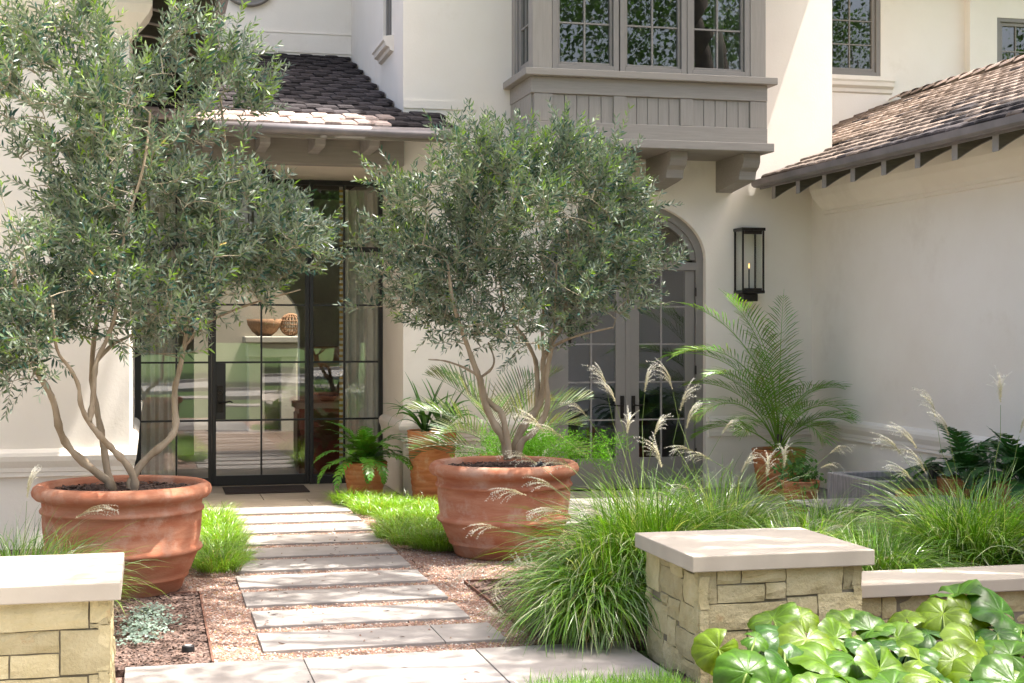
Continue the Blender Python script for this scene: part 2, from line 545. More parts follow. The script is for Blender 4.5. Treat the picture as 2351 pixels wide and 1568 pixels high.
MB().box(2.208, 3.0, 10.424, 10.436, -0.06, 0.006).build('bed_edging', M['rust'], bed2)

# ================================================================ THE HOUSE
house = thing('stucco_house', 'cream stucco house with tiled roofs, black steel entry and grey timber bay', 'house', (2.69, 16.0, 0))


def grid_wall(mb, axis, p0, p1, us, vs, holes):
    """wall slab between p0 and p1 on axis ('x' or 'y'); holes are (u0,u1,v0,v1) on the other axis and z"""
    us = sorted(set(us + [h[0] for h in holes] + [h[1] for h in holes]))
    vs = sorted(set(vs + [h[2] for h in holes] + [h[3] for h in holes]))

    def solid(i, j):
        if i < 0 or j < 0 or i >= len(us) - 1 or j >= len(vs) - 1:
            return False
        cu, cv = (us[i] + us[i + 1]) / 2, (vs[j] + vs[j + 1]) / 2
        return not any(h[0] < cu < h[1] and h[2] < cv < h[3] for h in holes)

    def pt(u, v, p):
        return (u, p, v) if axis == 'y' else (p, u, v)
    for i in range(len(us) - 1):
        for j in range(len(vs) - 1):
            if not solid(i, j):
                continue
            u0, u1, v0, v1 = us[i], us[i + 1], vs[j], vs[j + 1]
            for p in (p0, p1):
                mb.add([pt(u0, v0, p), pt(u1, v0, p), pt(u1, v1, p), pt(u0, v1, p)], [(0, 1, 2, 3)])
            for (di, dj, a, b_) in ((-1, 0, (u0, v0), (u0, v1)), (1, 0, (u1, v0), (u1, v1)), (0, -1, (u0, v0), (u1, v0)), (0, 1, (u0, v1), (u1, v1))):
                if not solid(i + di, j + dj):
                    mb.add([pt(*a, p0), pt(*b_, p0), pt(*b_, p1), pt(*a, p1)], [(0, 1, 2, 3)])
    return mb


def sweep(mb, prof, path2d, side):
    """moulding: profile (out, z) along a plan path; side = +1 left of travel, -1 right"""
    P = [Vector(p) for p in path2d]
    n = len(prof)
    V, Fc = [], []
    for i, p in enumerate(P):
        d0 = (P[i] - P[i - 1]).normalized() if i > 0 else None
        d1 = (P[i + 1] - P[i]).normalized() if i < len(P) - 1 else None
        n0 = Vector((-d0.y, d0.x)) * side if d0 else None
        n1 = Vector((-d1.y, d1.x)) * side if d1 else None
        if n0 is None:
            m = n1
        elif n1 is None:
            m = n0
        else:
            m = (n0 + n1).normalized()
            m = m / max(m.dot(n0), 0.2)
        for o, z in prof:
            V.append((p.x + m.x * o, p.y + m.y * o, z))
    for i in range(len(P) - 1):
        for k in range(n - 1):
            Fc.append((i * n + k, i * n + k + 1, (i + 1) * n + k + 1, (i + 1) * n + k))
    Fc.append(tuple(range(n)))
    Fc.append(tuple((len(P) - 1) * n + k for k in range(n)))
    mb.add(V, Fc)
    return mb


# --- walls
MB().prism([(-8, YL), (XL, YL), (XL, YB + .3), (XL - .3, YB + .3), (XL - .3, YL + .3), (-8, YL + .3)], 'z', -0.1, 4.62).build('left_wing_wall', M['stucco'], house)
FX0, FX1, FZ = 4.33, 6.21, 3.28            # arched garden door opening
fw = grid_wall(MB(), 'y', YF, YF + .3, [XR, XE], [-0.1, 9.0], [(FX0, FX1, -0.1, FZ), (4.05, 6.42, 4.62, 6.75)])
FC, FA, FS = (FX0 + FX1) / 2, (FX1 - FX0) / 2, 2.62
arc = [(FC - FA * math.cos(math.pi * i / 28), FS + (FZ - FS) * math.sin(math.pi * i / 28)) for i in range(29)]
for (xa, za), (xb, zb) in zip(arc[:-1], arc[1:]):
    for y in (YF, YF + .3):
        fw.add([(xa, y, za), (xb, y, zb), (xb, y, FZ), (xa, y, FZ)], [(0, 1, 2, 3)])
    fw.add([(xa, YF, za), (xb, YF, zb), (xb, YF + .3, zb), (xa, YF + .3, za)], [(0, 1, 2, 3)])
fw.build('front_wall', M['stucco'], house)
grid_wall(MB(), 'x', XR, XR + .3, [YF + .3, YB + .3], [-0.1, 9.0], [(16.80, 17.42, 5.16, 6.75)]).build('corner_wall', M['stucco'], house)
oc = atY(570, -50, YB)
grid_wall(MB(), 'y', YB, YB + .3, [XL - .3, XR], [4.6, 9.0], [(oc.x - .22, oc.x + .22, oc.z - .22, oc.z + .22)]).build('upper_back_wall', M['stucco'], house)
MB().box(XL, XR, YD + .06, YD + .36, 3.58, 4.3).build('entry_header_wall', M['stucco'], house)
MB().box(XL, XR, 16.2, YD + .06, 4.02, 4.08).build('porch_ceiling', M['stucco'], house)
grid_wall(MB(), 'x', XW, XW + .3, [6.0, YF], [-0.1, 3.62], []).build('right_wing_wall', M['stucco'], house)
grid_wall(MB(), 'y', YB, YB + .3, [XE, 12.08], [3.0, 9.0], [(9.72, 10.68, 5.62, 7.3)]).build('upper_right_wall', M['stucco'], house)
grid_wall(MB(), 'y', YB - .16, YB + .3, [12.08, 16], [3.0, 9.0], [(12.54, 13.5, 5.2, 6.58)]).build('upper_side_wall', M['stucco'], house)
MB().box(XE - .3, XE, YF + .3, YB, 3.0, 9.0).build('main_end_wall', M['stucco'], house)
# flashing ledges where roofs meet stucco
MB().box(XL, XR - .002, YB - .02, YB, 5.86, 5.875).build('flashing', M['stucco'], house)
MB().box(XL, XR - .002, YB - .012, YB, 5.60, 5.86).build('flashing', M['stucco'], house)
MB().box(XR + .003, 3.5, YF - .014, YF, 4.24, 4.33).build('flashing', M['stucco'], house)
MB().box(XE + .01, 9.0, YB - .012, YB, 4.80, 4.96).build('flashing', M['stucco'], house)
# base moulding and cornices
prof = [(0, .585), (.028, .59), (.028, .625), (.034, .63), (.036, .665), (.042, .68), (.056, .72), (.06, .76), (.05, .79), (.025, .81), (0, .82)]
bm_ = MB()
sweep(bm_, prof, [(-7.9, YL), (XL, YL), (XL, YD - .12)], -1)
sweep(bm_, prof, [(XR, YD - .12), (XR, YF), (FX0 - .03, YF)], -1)
sweep(bm_, prof, [(FX1 + .03, YF), (XW, YF), (XW, 6.05)], -1)
bm_.build('base_moulding', M['stucco'], house)
cp = [(0, 3.13), (.02, 3.14), (.02, 3.17), (.04, 3.18), (.05, 3.21), (.10, 3.26), (.16, 3.33), (.19, 3.40), (.19, 3.52), (0, 3.53)]
sweep(MB(), cp, [(XW, YF - .35), (XW, 6.05)], -1).build('cornice', M['stucco'], house)
cl = [(o, z + 1.13) for o, z in cp]
sweep(MB(), cl, [(-7.9, YL), (XL, YL), (XL, YL + .25)], -1).build('cornice', M['stucco'], house)


# --- roof tiles
def tile_mesh(name, w, l, th, arch, mat, var):
    r = random.Random(var)
    xs = [-.5, -.42, -.15, .15, .42, .5]
    rows = [(0, -.45), (.016, 0), (l * .55, 0), (l, 0)]
    V, Fc = [], []
    for (y, dz) in rows:
        for x in xs:
            a = arch * (1 - (2 * x) ** 2) - (th * .12 if abs(x) == .5 else 0)
            V.append((x * w, y + r.uniform(-.004, .004) * (y == 0), a + dz * th + r.uniform(-.0015, .0015)))
    n = len(xs)
    for x in xs:
        V.append((x * w, .004, arch * (1 - (2 * x) ** 2) - th))
    for i in range(3):
        for k in range(n - 1):
            Fc.append((i * n + k, i * n + k + 1, (i + 1) * n + k + 1, (i + 1) * n + k))
    for k in range(n - 1):
        Fc.append((4 * n + k, 4 * n + k + 1, k + 1, k))
    V += [(-.5 * w, l, -th), (.5 * w, l, -th)]
    Fc.append((0, n, 2 * n, 3 * n, 5 * n, 4 * n)[::-1])
    Fc.append((n - 1, 2 * n - 1, 3 * n - 1, 4 * n - 1, 5 * n + 1, 5 * n - 1))
    me = bpy.data.meshes.new(name)
    me.from_pydata(V, [], Fc)
    me.materials.append(mat)
    return me


def lay_tiles(parent, spots, meshes, name='roof_tile'):
    for Mx, kind in spots:
        o = place(name, meshes[kind][random.randrange(len(meshes[kind]))], None, parent)
        o.matrix_basis = Mx


def join_tiles(parent, spots, meshes, name):
    by = {}
    for Mx, kind in spots:
        by.setdefault(kind, []).append(Mx)
    for kind, L in by.items():
        mb = MB()
        for Mx in L:
            me = meshes[kind][random.randrange(len(meshes[kind]))]
            mb.add([Mx @ v.co for v in me.vertices], [tuple(p.vertices) for p in me.polygons], (1, 1, 1))
        o = mb.build(name, meshes[kind][0].materials[0], parent)
        o["kind"] = "stuff"


def tile_matrix(p, ax, up, nr, roll, tilt):
    X, Y, Z = ax.copy(), up.copy(), nr.copy()
    q = Matrix.Rotation(tilt, 3, X) @ Matrix.Rotation(roll, 3, Z)
    X, Y, Z = q @ X, q @ Y, q @ Z
    m = Matrix(((X.x, Y.x, Z.x, p.x), (X.y, Y.y, Z.y, p.y), (X.z, Y.z, Z.z, p.z), (0, 0, 0, 1)))
    return m


# entry pent roof
ER = sub('entry_roof', house)
TS = 0.315
EY0, EZ0 = 15.08, 3.90
up = Vector((0, 1, TS)).normalized()
nr = Vector((0, -TS, 1)).normalized()
ax = Vector((1, 0, 0))
d = MB()
d.prism([(EY0 + .04, EZ0 - .03), (YB, EZ0 - .03 + TS * (YB - EY0 - .04)), (YB, EZ0 - .08 + TS * (YB - EY0 - .04)), (EY0 + .04, EZ0 - .08)], 'x', XL, XR)
d.prism([(EY0 + .04, EZ0 - .03), (YF, EZ0 - .03 + TS * (YF - EY0 - .04)), (YF, EZ0 - .08 + TS * (YF - EY0 - .04)), (EY0 + .04, EZ0 - .08)], 'x', XR, 3.12)
d.build('roof_deck', M['wood_dark'], ER)
TWD, TEX = 0.172, 0.315
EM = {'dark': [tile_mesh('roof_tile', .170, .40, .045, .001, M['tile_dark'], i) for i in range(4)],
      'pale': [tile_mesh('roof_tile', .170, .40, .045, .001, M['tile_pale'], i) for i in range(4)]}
near, far = [], []
nrow = int((YB - EY0) / up.y / TEX) + 1
for r in range(nrow):
    s = r * TEX
    base = Vector((0, EY0, EZ0)) + up * s
    x = XL + .09 + (.086 if r % 2 else 0)
    xe = 3.08 if base.y < 15.72 else XR - .06
    while x < xe:
        p = Vector((x, base.y, base.z)) + nr * (.035 + random.uniform(-.004, .004)) + up * random.uniform(-.012, .012)
        if (int(x / TWD) % 2) == 0:
            p += nr * .012
        kind = 'pale' if (r < 2 and x < 2.45) else 'dark'  # pale rows paint the sun along the eave, dark rows the shade above
        it = (tile_matrix(p, ax, up, nr, random.uniform(-.03, .03), R(-5)), kind)
        (near if x > 0.72 and r < 13 else far).append(it)
        x += TWD
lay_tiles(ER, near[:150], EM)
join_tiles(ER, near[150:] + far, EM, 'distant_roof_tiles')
MB().tube([(XL + .8, EY0 - .05, EZ0 - .06), (3.12, EY0 - .05, EZ0 - .06)], .055, 12).build('gutter', M['gutter'], ER, smooth=True)
MB().box(XL + .8, 3.12, EY0 + .01, EY0 + .035, EZ0 - .14, EZ0 - .005).build('fascia', M['taupe'], ER)
MB().box(XL, XR, 15.93, 16.2, 3.60, 3.925).build('beam', M['taupe'], ER, bevel=.006)
MB().box(XL, XR, 16.0, 16.2, 3.93, 4.15).build('beam_fill', M['stucco'], ER)
for x in (0.02, 0.58, 1.14, 1.70, 2.26):
    q = [(15.14, 3.86), (15.14, 3.77), (15.22, 3.77), (15.24, 3.72), (15.32, 3.70), (15.93, 3.70), (15.93, 3.90), (15.2, 3.88)]
    MB().prism(q, 'x', x - .055, x + .055).build('rafter_tail', M['rafter_end'], ER, bevel=.004)
MB().box(XL, XR, 15.15, 15.95, 3.885, 3.90).build('eave_board', M['taupe'], ER)

# right wing roof, ridge along the wing
RR = sub('right_wing_roof', house)
RX0, RZ0, RS, RRX = 6.86, 3.56, 0.424, 10.9
up2 = Vector((1, 0, RS)).normalized()
nr2 = Vector((-RS, 0, 1)).normalized()
ax2 = Vector((0, -1, 0))
zr = RZ0 + RS * (RRX - RX0)
MB().prism([(RX0, RZ0 - .03), (RRX, zr - .03), (15, zr - .03 - RS * (15 - RRX)), (15, zr - .1 - RS * (15 - RRX)), (RRX, zr - .1), (RX0, RZ0 - .07)], 'y', 5.5, YF - .003).build('roof_deck', M['wood_dark'], RR)
MB().prism([(XE + .01, RZ0 - .03 + RS * (XE - RX0)), (RRX, zr - .03), (15, zr - .03 - RS * (15 - RRX)), (15, zr - .1 - RS * (15 - RRX)), (RRX, zr - .1), (XE + .01, RZ0 - .1 + RS * (XE - RX0))], 'y', YF, YB - .17).build('roof_deck', M['wood_dark'], RR)
RM = {'t': [tile_mesh('roof_tile', .235, .40, .036, .005, M['tile'], i) for i in range(5)],
      'dk': [tile_mesh('roof_tile', .235, .40, .036, .005, M['tile_dark'], i) for i in range(3)]}
near, far = [], []
nrow = int((RRX - RX0) / up2.x / .262)
for r in range(nrow):
    base = Vector((RX0, 0, RZ0)) + up2 * (r * .262)
    y = 8.6 + (.12 if r % 2 else 0)
    while y < YB - .1:
        y += .24
        if base.x < XE + .1 and y > YF - .1:
            continue
        p = Vector((base.x, y, base.z)) + nr2 * (.03 + random.uniform(-.003, .006)) + up2 * random.uniform(-.01, .01)
        dark = (y < 13.4 and r < 4 and random.random() < .7) or random.random() < .05  # dark tiles paint the shade on the near lower rows
        it = (tile_matrix(p, ax2, up2, nr2, random.uniform(-.03, .03), R(-5)), 'dk' if dark else 't')
        inview = (p.x < 0.60 * p.y)
        (near if inview else far).append((p.y, it))
near.sort(key=lambda q: q[0])
lay_tiles(RR, [q[1] for q in near[:150]], RM)
join_tiles(RR, [q[1] for q in near[150:] + far], RM, 'distant_roof_tiles')
y = 8.0
ridge = []
while y < YB - .2:
    p = Vector((RRX, y, zr + .035))
    me = RM['t'][0]
    q = MB()
    V = []
    for yy, lift in ((0, .03), (.36, .0)):
        for k in range(7):
            w = math.pi * k / 6
            V.append((RRX + .13 * math.cos(w), y + yy, zr - .02 + .07 * math.sin(w) + lift))
    q.add(V, [(k, k + 1, k + 8, k + 7) for k in range(6)])
    q.build('ridge_tile', M['tile_pale'], RR)
    y += .33
MB().prism([(RX0 - .09, RZ0 - .08), (RX0 - .06, RZ0 - .10), (RX0 + .0, RZ0 - .10), (RX0 + .012, RZ0 - .01), (RX0 + .004, RZ0 - .01), (RX0 - .01, RZ0 - .085), (RX0 - .07, RZ0 - .085), (RX0 - .09, RZ0 - .02), (RX0 - .10, RZ0 - .02)], 'y', 5.6, YF - .01).build('gutter', M['gutter'], RR)
MB().box(RX0 + .013, RX0 + .03, 5.6, YF - .01, RZ0 - .118, RZ0 - .02).build('fascia', M['gutter'], RR)


def rafters(parent, xw, x0, z0, slope, sgn, ys):
    """curved rafter tails from wall xw out to x0; sgn=+1 when the eave reaches towards -x"""
    for y in ys:
        top = [(x0, z0 - .045), (xw, z0 - .045 + slope * abs(xw - x0))]
        bot = []
        for i in range(9):
            f = i / 8
            x = xw + (x0 - xw) * f
            zb = z0 - .045 + slope * abs(xw - x) * 0 + slope * abs(xw - x0) * (1 - f)
            drop = .105 + .045 * abs(2 * f - 1) ** 2 if f > .5 else .105 + .10 * (1 - 2 * f) ** 2
            bot.append((x, zb - drop))
        poly = top + bot
        o = MB().prism(poly, 'y', y - .045, y + .045).build('rafter_tail', M['wood_dark'], parent)
        e = sorted((x0, x0 - .006 * sgn))
        MB().box(e[0], e[1], y - .046, y + .046, z0 - .20, z0 - .05).build('rafter_end', M['rafter_end'], parent)
        m2 = MB()
        for (xa, za), (xb, zb_) in zip(bot[:-1], bot[1:]):
            m2.prism([(xa, za), (xb, zb_), (xb, zb_ - .008), (xa, za - .008)], 'y', y - .046, y + .046)
        m2.build('rafter_underside', M['rafter_end'], parent)


rafters(RR, XW, RX0 + .04, RZ0 - .05, RS, 1, [15.65 - .65 * i for i in range(8)])
# left wing roof with the eave over the entry
LR = sub('left_wing_roof', house)
LX0, LZ0 = 0.56, 4.72
zl = LZ0 + RS * 5
MB().prism([(LX0, LZ0 - .03), (LX0 - 5, zl - .03), (-10, zl - .03 - RS * 4.4), (-10, zl - .1 - RS * 4.4), (LX0 - 5, zl - .1), (LX0, LZ0 - .07)], 'y', YL - 1.0, YB - .02).build('roof_deck', M['wood_dark'], LR)
MB().prism([(LX0 + .09, LZ0 - .10), (LX0 + .06, LZ0 - .125), (LX0, LZ0 - .125), (LX0 - .012, LZ0 - .01), (LX0 - .004, LZ0 - .01), (LX0 + .01, LZ0 - .10), (LX0 + .07, LZ0 - .10), (LX0 + .09, LZ0 - .02), (LX0 + .10, LZ0 - .02)], 'y', YL - .75, YB - .05).build('gutter', M['gutter'], LR)
rafters(LR, XL, LX0 - .04, LZ0 - .05, RS, -1, [13.1 + .65 * i for i in range(11)])
tiles = []
for r in range(3):
    y = YL - .7
    while y < YB - .2:
        pp = Vector((LX0 - r * .24, y, LZ0 + r * .24 * RS + .03))
        tiles.append((tile_matrix(pp, Vector((0, 1, 0)), Vector((-1, 0, RS)).normalized(), Vector((RS, 0, 1)).normalized(), random.uniform(-.03, .03), R(-5)), 't'))
        y += .24
join_tiles(LR, tiles, RM, 'distant_roof_tiles')
# upper roofs of the main block (unseen, eaves drawn out to shade the walls)
UR = sub('upper_roof', house)
MB().prism([(14.55, 7.5), (21.5, 10.4), (21.5, 10.65), (14.55, 7.62)], 'x', 3.55, 8.34).build('roof_deck', M['stucco'], UR)  # pale underside chosen to bounce light onto the front
MB().prism([(18.6, 8.0), (25, 10.6), (25, 10.8), (18.6, 8.2)], 'x', 8.36, 18).build('roof_deck', M['wood_dark'], UR)
MB().prism([(19.2, 8.6), (25, 10.6), (25, 10.8), (19.2, 8.85)], 'x', -3, 3.0).build('roof_deck', M['wood_dark'], UR)


# --- windows
def window(parent, name, axis, p, u0, u1, z0, z1, cols, rows, fr=.07, sash=.05, mun=.018, depth=.07, glass='glass_up', mat='taupe_s', out=-1):
    """casement in a wall; p is the plane of the glass, out = direction of the outside on that axis"""
    W = sub(name, parent)

    def bx(mb, a0, a1, b0, b1, d0, d1):
        d0, d1 = sorted((p + out * d0, p + out * d1))
        if axis == 'y':
            mb.box(a0, a1, d0, d1, b0, b1)
        else:
            mb.box(d0, d1, a0, a1, b0, b1)
    f = MB()
    for (a0, a1, b0, b1) in ((u0, u0 + fr, z0, z1), (u1 - fr, u1, z0, z1), (u0 + fr, u1 - fr, z0, z0 + fr), (u0 + fr, u1 - fr, z1 - fr, z1)):
        bx(f, a0, a1, b0, b1, -.03, depth)
    f.build('frame', M[mat], W, bevel=.004)
    a0, a1, b0, b1 = u0 + fr + .004, u1 - fr - .004, z0 + fr + .004, z1 - fr - .004
    s = MB()
    for (c0, c1, e0, e1) in ((a0, a0 + sash, b0, b1), (a1 - sash, a1, b0, b1), (a0 + sash, a1 - sash, b0, b0 + sash), (a0 + sash, a1 - sash, b1 - sash, b1)):
        bx(s, c0, c1, e0, e1, -.02, depth * .55)
    s.build('sash', M[mat], W, bevel=.004)
    g0, g1, h0, h1 = a0 + sash, a1 - sash, b0 + sash, b1 - sash
    us = [g0 + (g1 - g0) * i / cols for i in range(cols + 1)]
    vs = [h0 + (h1 - h0) * i / rows for i in range(rows + 1)]
    for i in range(1, cols):
        m = MB()
        bx(m, us[i] - mun / 2, us[i] + mun / 2, h0, h1, -.012, .02)
        m.build('muntin', M[mat], W)
    for j in range(1, rows):
        m = MB()
        bx(m, g0, g1, vs[j] - mun / 2, vs[j] + mun / 2, -.01, .018)
        m.build('muntin', M[mat], W)
    for i in range(cols):
        for j in range(rows):
            m = MB()
            e = .003 * random.uniform(-1, 1)
            d0, d1 = -.002, .002
            if axis == 'y':
                m.add([(us[i], p + e, vs[j]), (us[i + 1], p - e, vs[j]), (us[i + 1], p - e * .5, vs[j + 1]), (us[i], p + e * .3, vs[j + 1])], [(0, 1, 2, 3)])
            else:
                m.add([(p + e, us[i], vs[j]), (p - e, us[i + 1], vs[j]), (p - e * .5, us[i + 1], vs[j + 1]), (p + e * .3, us[i], vs[j + 1])], [(0, 1, 2, 3)])
            m.build('pane', M[glass], W)
    return W


def room(name, x0, x1, y0, y1, z0, z1, mat, openings=()):
    """inside faces of a room; named faces in openings are left open"""
    q = {'front': [(x0, y0, z0), (x1, y0, z0), (x1, y0, z1), (x0, y0, z1)], 'back': [(x0, y1, z0), (x1, y1, z0), (x1, y1, z1), (x0, y1, z1)],
         'left': [(x0, y0, z0), (x0, y1, z0), (x0, y1, z1), (x0, y0, z1)], 'right': [(x1, y0, z0), (x1, y1, z0), (x1, y1, z1), (x1, y0, z1)],
         'floor': [(x0, y0, z0), (x1, y0, z0), (x1, y1, z0), (x0, y1, z0)], 'ceil': [(x0, y0, z1), (x1, y0, z1), (x1, y1, z1), (x0, y1, z1)]}
    m = MB()
    for k_, v in q.items():
        if k_ not in openings:
            m.add(v, [(0, 1, 2, 3)])
    return m.build(name, M[mat], house)


window(house, 'side_window', 'x', XR + .10, 16.80, 17.42, 5.16, 6.75, 2, 3, .05, .04)
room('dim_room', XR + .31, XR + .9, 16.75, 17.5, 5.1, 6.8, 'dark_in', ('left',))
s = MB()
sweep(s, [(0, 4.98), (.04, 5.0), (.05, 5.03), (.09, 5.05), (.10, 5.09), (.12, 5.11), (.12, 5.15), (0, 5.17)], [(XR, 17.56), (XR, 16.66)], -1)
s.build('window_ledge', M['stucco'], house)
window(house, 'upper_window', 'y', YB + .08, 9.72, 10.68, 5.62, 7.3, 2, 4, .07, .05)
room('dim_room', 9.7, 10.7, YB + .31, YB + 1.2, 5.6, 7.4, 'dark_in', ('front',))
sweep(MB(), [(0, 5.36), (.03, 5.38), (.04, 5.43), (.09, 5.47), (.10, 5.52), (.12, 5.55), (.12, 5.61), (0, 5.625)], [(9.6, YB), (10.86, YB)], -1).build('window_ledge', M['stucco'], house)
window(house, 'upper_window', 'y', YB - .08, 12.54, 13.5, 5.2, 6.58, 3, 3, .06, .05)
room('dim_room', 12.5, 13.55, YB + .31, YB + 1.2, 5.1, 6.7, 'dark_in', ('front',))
OW = sub('round_window', house)
m = MB()
prof_o = [(.215, -.02), (.25, -.04), (.27, -.06), (.32, -.07), (.35, -.05), (.36, -.07), (.39, -.06), (.395, 0.0)]
V, Fc = [], []
for r_, dy in prof_o:
    for k in range(40):
        w = 2 * math.pi * k / 40
        V.append((oc.x + r_ * math.cos(w), YB + dy, oc.z + r_ * math.sin(w)))
for i in range(len(prof_o) - 1):
    for k in range(40):
        Fc.append((i * 40 + k, i * 40 + (k + 1) % 40, (i + 1) * 40 + (k + 1) % 40, (i + 1) * 40 + k))
m.add(V, Fc)
m.build('frame', M['taupe_s'], OW, smooth=True)
m = MB()
m.add([(oc.x + .24 * math.cos(2 * math.pi * k / 32), YB + .03, oc.z + .24 * math.sin(2 * math.pi * k / 32)) for k in range(32)], [tuple(range(32))])
m.build('pane', M['glass_up'], OW)
room('dim_room', oc.x - .3, oc.x + .3, YB + .31, YB + .8, oc.z - .3, oc.z + .3, 'dark_in', ('front',))

# --- timber bay
BY = 15.07
BX0, BX1 = 3.91, 6.55


def z3(x, y):
    return ((1900 + x * .5955) / 1.7422, y * .5955 / 1.7422)


def bx3(x, y=600):
    return atY(*z3(x, y), BY).x


def bz3(y):
    return atY(*z3(1970, y), BY).z


BAY = sub('timber_bay', house)
zb0, zb1, zl1, zp1, zr1, zs1 = bz3(1025), bz3(968), bz3(866), bz3(686), bz3(578), bz3(530)
MB().box(BX0 - .07, BX1 + .07, BY - .07, YF, zb0, zb1).build('lower_sill', M['taupe'], BAY, bevel=.008)
MB().box(BX0 - .02, BX1 + .01, BY - .02, YF, zb1 + .001, zl1).build('lower_rail', M['taupe'], BAY, bevel=.006)
MB().box(BX0, BX1, BY + .03, YF, zl1 + .001, zp1).build('panel_back', M['taupe_v'], BAY)
MB().box(BX0 - .02, BX1 + .01, BY - .02, YF, zp1 + .001, zr1).build('upper_rail', M['taupe'], BAY, bevel=.006)
MB().box(BX0 - .10, BX1 + .10, BY - .10, YF, zr1 + .001, zs1).build('window_sill', M['taupe'], BAY, bevel=.008)
for a, b_ in ((395, 521), (930, 1014), (1377, 1460), (1846, 1972)):
    MB().box(max(bx3(a), BX0 - .018), min(bx3(b_), BX1 + .008), BY - .012, BY + .03, zl1 + .002, zp1 - .001).build('stile', M['taupe_v'], BAY, bevel=.004)
for a, b_ in ((521, 930), (1014, 1377), (1460, 1846)):
    n = 5
    for i in range(n):
        xa, xb = bx3(a + (b_ - a) * i / n), bx3(a + (b_ - a) * (i + 1) / n)
        MB().box(xa + .003, xb - .003, BY + .008 + random.uniform(-.002, .002), BY + .03, zl1 + .002, zp1 - .001).build('board', M['taupe_v'], BAY, bevel=.002)
# side panelling boards of the bay
for i in range(4):
    ya = BY + .03 + i * .225
    MB().box(BX0 - .012, BX0, ya + .003, ya + .222, zl1 + .002, zp1 - .001).build('board', M['taupe_v'], BAY, bevel=.002)
zw1 = 6.75
zg = atY(*z3(1630, 462), BY).z
zm = atY(*z3(1630, 207), BY).z
zw0 = zs1
rowh = zm - zg
for a, b_ in ((520, 968), (976, 1424), (1428, 1848)):
    fr = .075
    x0, x1 = bx3(a, 400), bx3(b_, 430)
    ztop = zg + rowh * 4 + .06 + .07
    window(house, 'bay_casement', 'y', BY + .07, x0, x1, zw0 + .005, ztop, 2, 4, .06, zg - zw0 - .06, depth=.065)

MB().box(BX0, bx3(520, 400) - .004, BY, BY + .16, zs1 + .001, 6.9).build('corner_post', M['taupe_v'], BAY, bevel=.006)
MB().box(bx3(1848, 430) + .004, BX1, BY, BY + .16, zs1 + .001, 6.9).build('corner_post', M['taupe_v'], BAY, bevel=.006)
MB().box(BX0, BX0 + .12, 15.86, YF, zs1 + .001, 6.9).build('corner_post', M['taupe_v'], BAY, bevel=.006)
window(house, 'bay_casement', 'x', BX0 + .06, BY + .165, 15.855, zw0 + .005, zg + rowh * 4 + .13, 2, 4, .06, .07, depth=.05)
MB().box(BX1 - .1, BX1, BY + .17, YF, zs1 + .001, 6.9).build('end_panel', M['taupe_v'], BAY)
MB().box(BX0, BX1, BY, YF, 6.9, 7.3).build('bay_head', M['taupe'], BAY)
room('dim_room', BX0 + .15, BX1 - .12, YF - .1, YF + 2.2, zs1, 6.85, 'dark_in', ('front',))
for cx in (atY(1535, 380, 15.5).x, atY(1700, 380, 15.5).x, 4.35, 4.95):
    zt = zb0 - .001
    q = [(YF, zt), (BY + .10, zt), (BY + .10, zt - .09), (BY + .14, zt - .15), (BY + .21, zt - .19), (BY + .23, zt - .24), (BY + .24, zt - .28), (BY + .36, zt - .30), (YF, zt - .36)]
    MB().prism(q, 'x', cx - .10, cx + .10).build('corbel', M['taupe'], BAY, bevel=.006)

# --- entry glazing (black steel)
def dx(x):
    return atY(x, 850, YD).x


EG = sub('entry_glazing', house)
ED = sub('entry_door', house)
rowz = [0.10, 0.76, 1.435, 2.105, 2.76, 3.52]
xj0, xm0, xp0a, xp0b, xm1, xp1a, xp1b, xm2, xj1 = XL + .07, dx(405), dx(478), dx(492), dx(600), dx(704), dx(719), dx(790), XR - .05
for (a, b_, nm) in ((XL + .002, xj0, 'jamb'), (xj1, XR - .002, 'jamb'), (xp0a, xp0b - .03, 'mullion'), (xp1a + .03, xp1b, 'mullion')):
    MB().box(a, b_, YD - .05, YD + .05, -.02, 3.58).build(nm, M['steel'], EG, bevel=.003)
MB().box(xj0, xj1, YD - .048, YD + .048, 3.52, 3.578).build('head_rail', M['steel'], EG, bevel=.003)
for a, b_ in ((xj0, xp0a), (xp0b - .03, xp1a + .03), (xp1b, xj1)):
    MB().box(a, b_, YD - .045, YD + .045, 2.735, 2.795).build('transom_bar', M['steel'], EG, bevel=.003)
for a, b_ in ((xj0, xp0a), (xp1b, xj1)):
    MB().box(a, b_, YD - .045, YD + .045, -.02, .10).build('kick_plate', M['steel'], EG, bevel=.003)
for xm in (xm0, xm2):
    MB().box(xm - .011, xm + .011, YD - .02, YD + .02, .10, 3.52).build('muntin', M['steel'], EG)
MB().box(xm1 - .011, xm1 + .011, YD - .02, YD + .02, 2.795, 3.52).build('muntin', M['steel'], EG)
for z in rowz[1:4]:
    for a, b_ in ((xj0, xp0a), (xp1b, xj1)):
        MB().box(a, b_, YD - .019, YD + .019, z - .011, z + .011).build('muntin', M['steel'], EG)


def pane(x0, x1, z0, z1, parent):
    e1, e2, e3 = [random.uniform(-.0022, .0022) for _ in range(3)]
    MB().add([(x0, YD + e1, z0), (x1, YD + e2, z0), (x1, YD + e3, z1), (x0, YD + e1 + e3 - e2, z1)], [(0, 1, 2, 3)]).build('pane', M['glass'], parent)


for a, b_ in ((xj0, xm0), (xm0, xp0a), (xp1b, xm2), (xm2, xj1)):
    for j in range(5):
        pane(a, b_, rowz[j], rowz[j + 1], EG)
for a, b_ in ((xp0b - .03, xm1), (xm1, xp1a + .03)):
    pane(a, b_, 2.795, 3.52, EG)
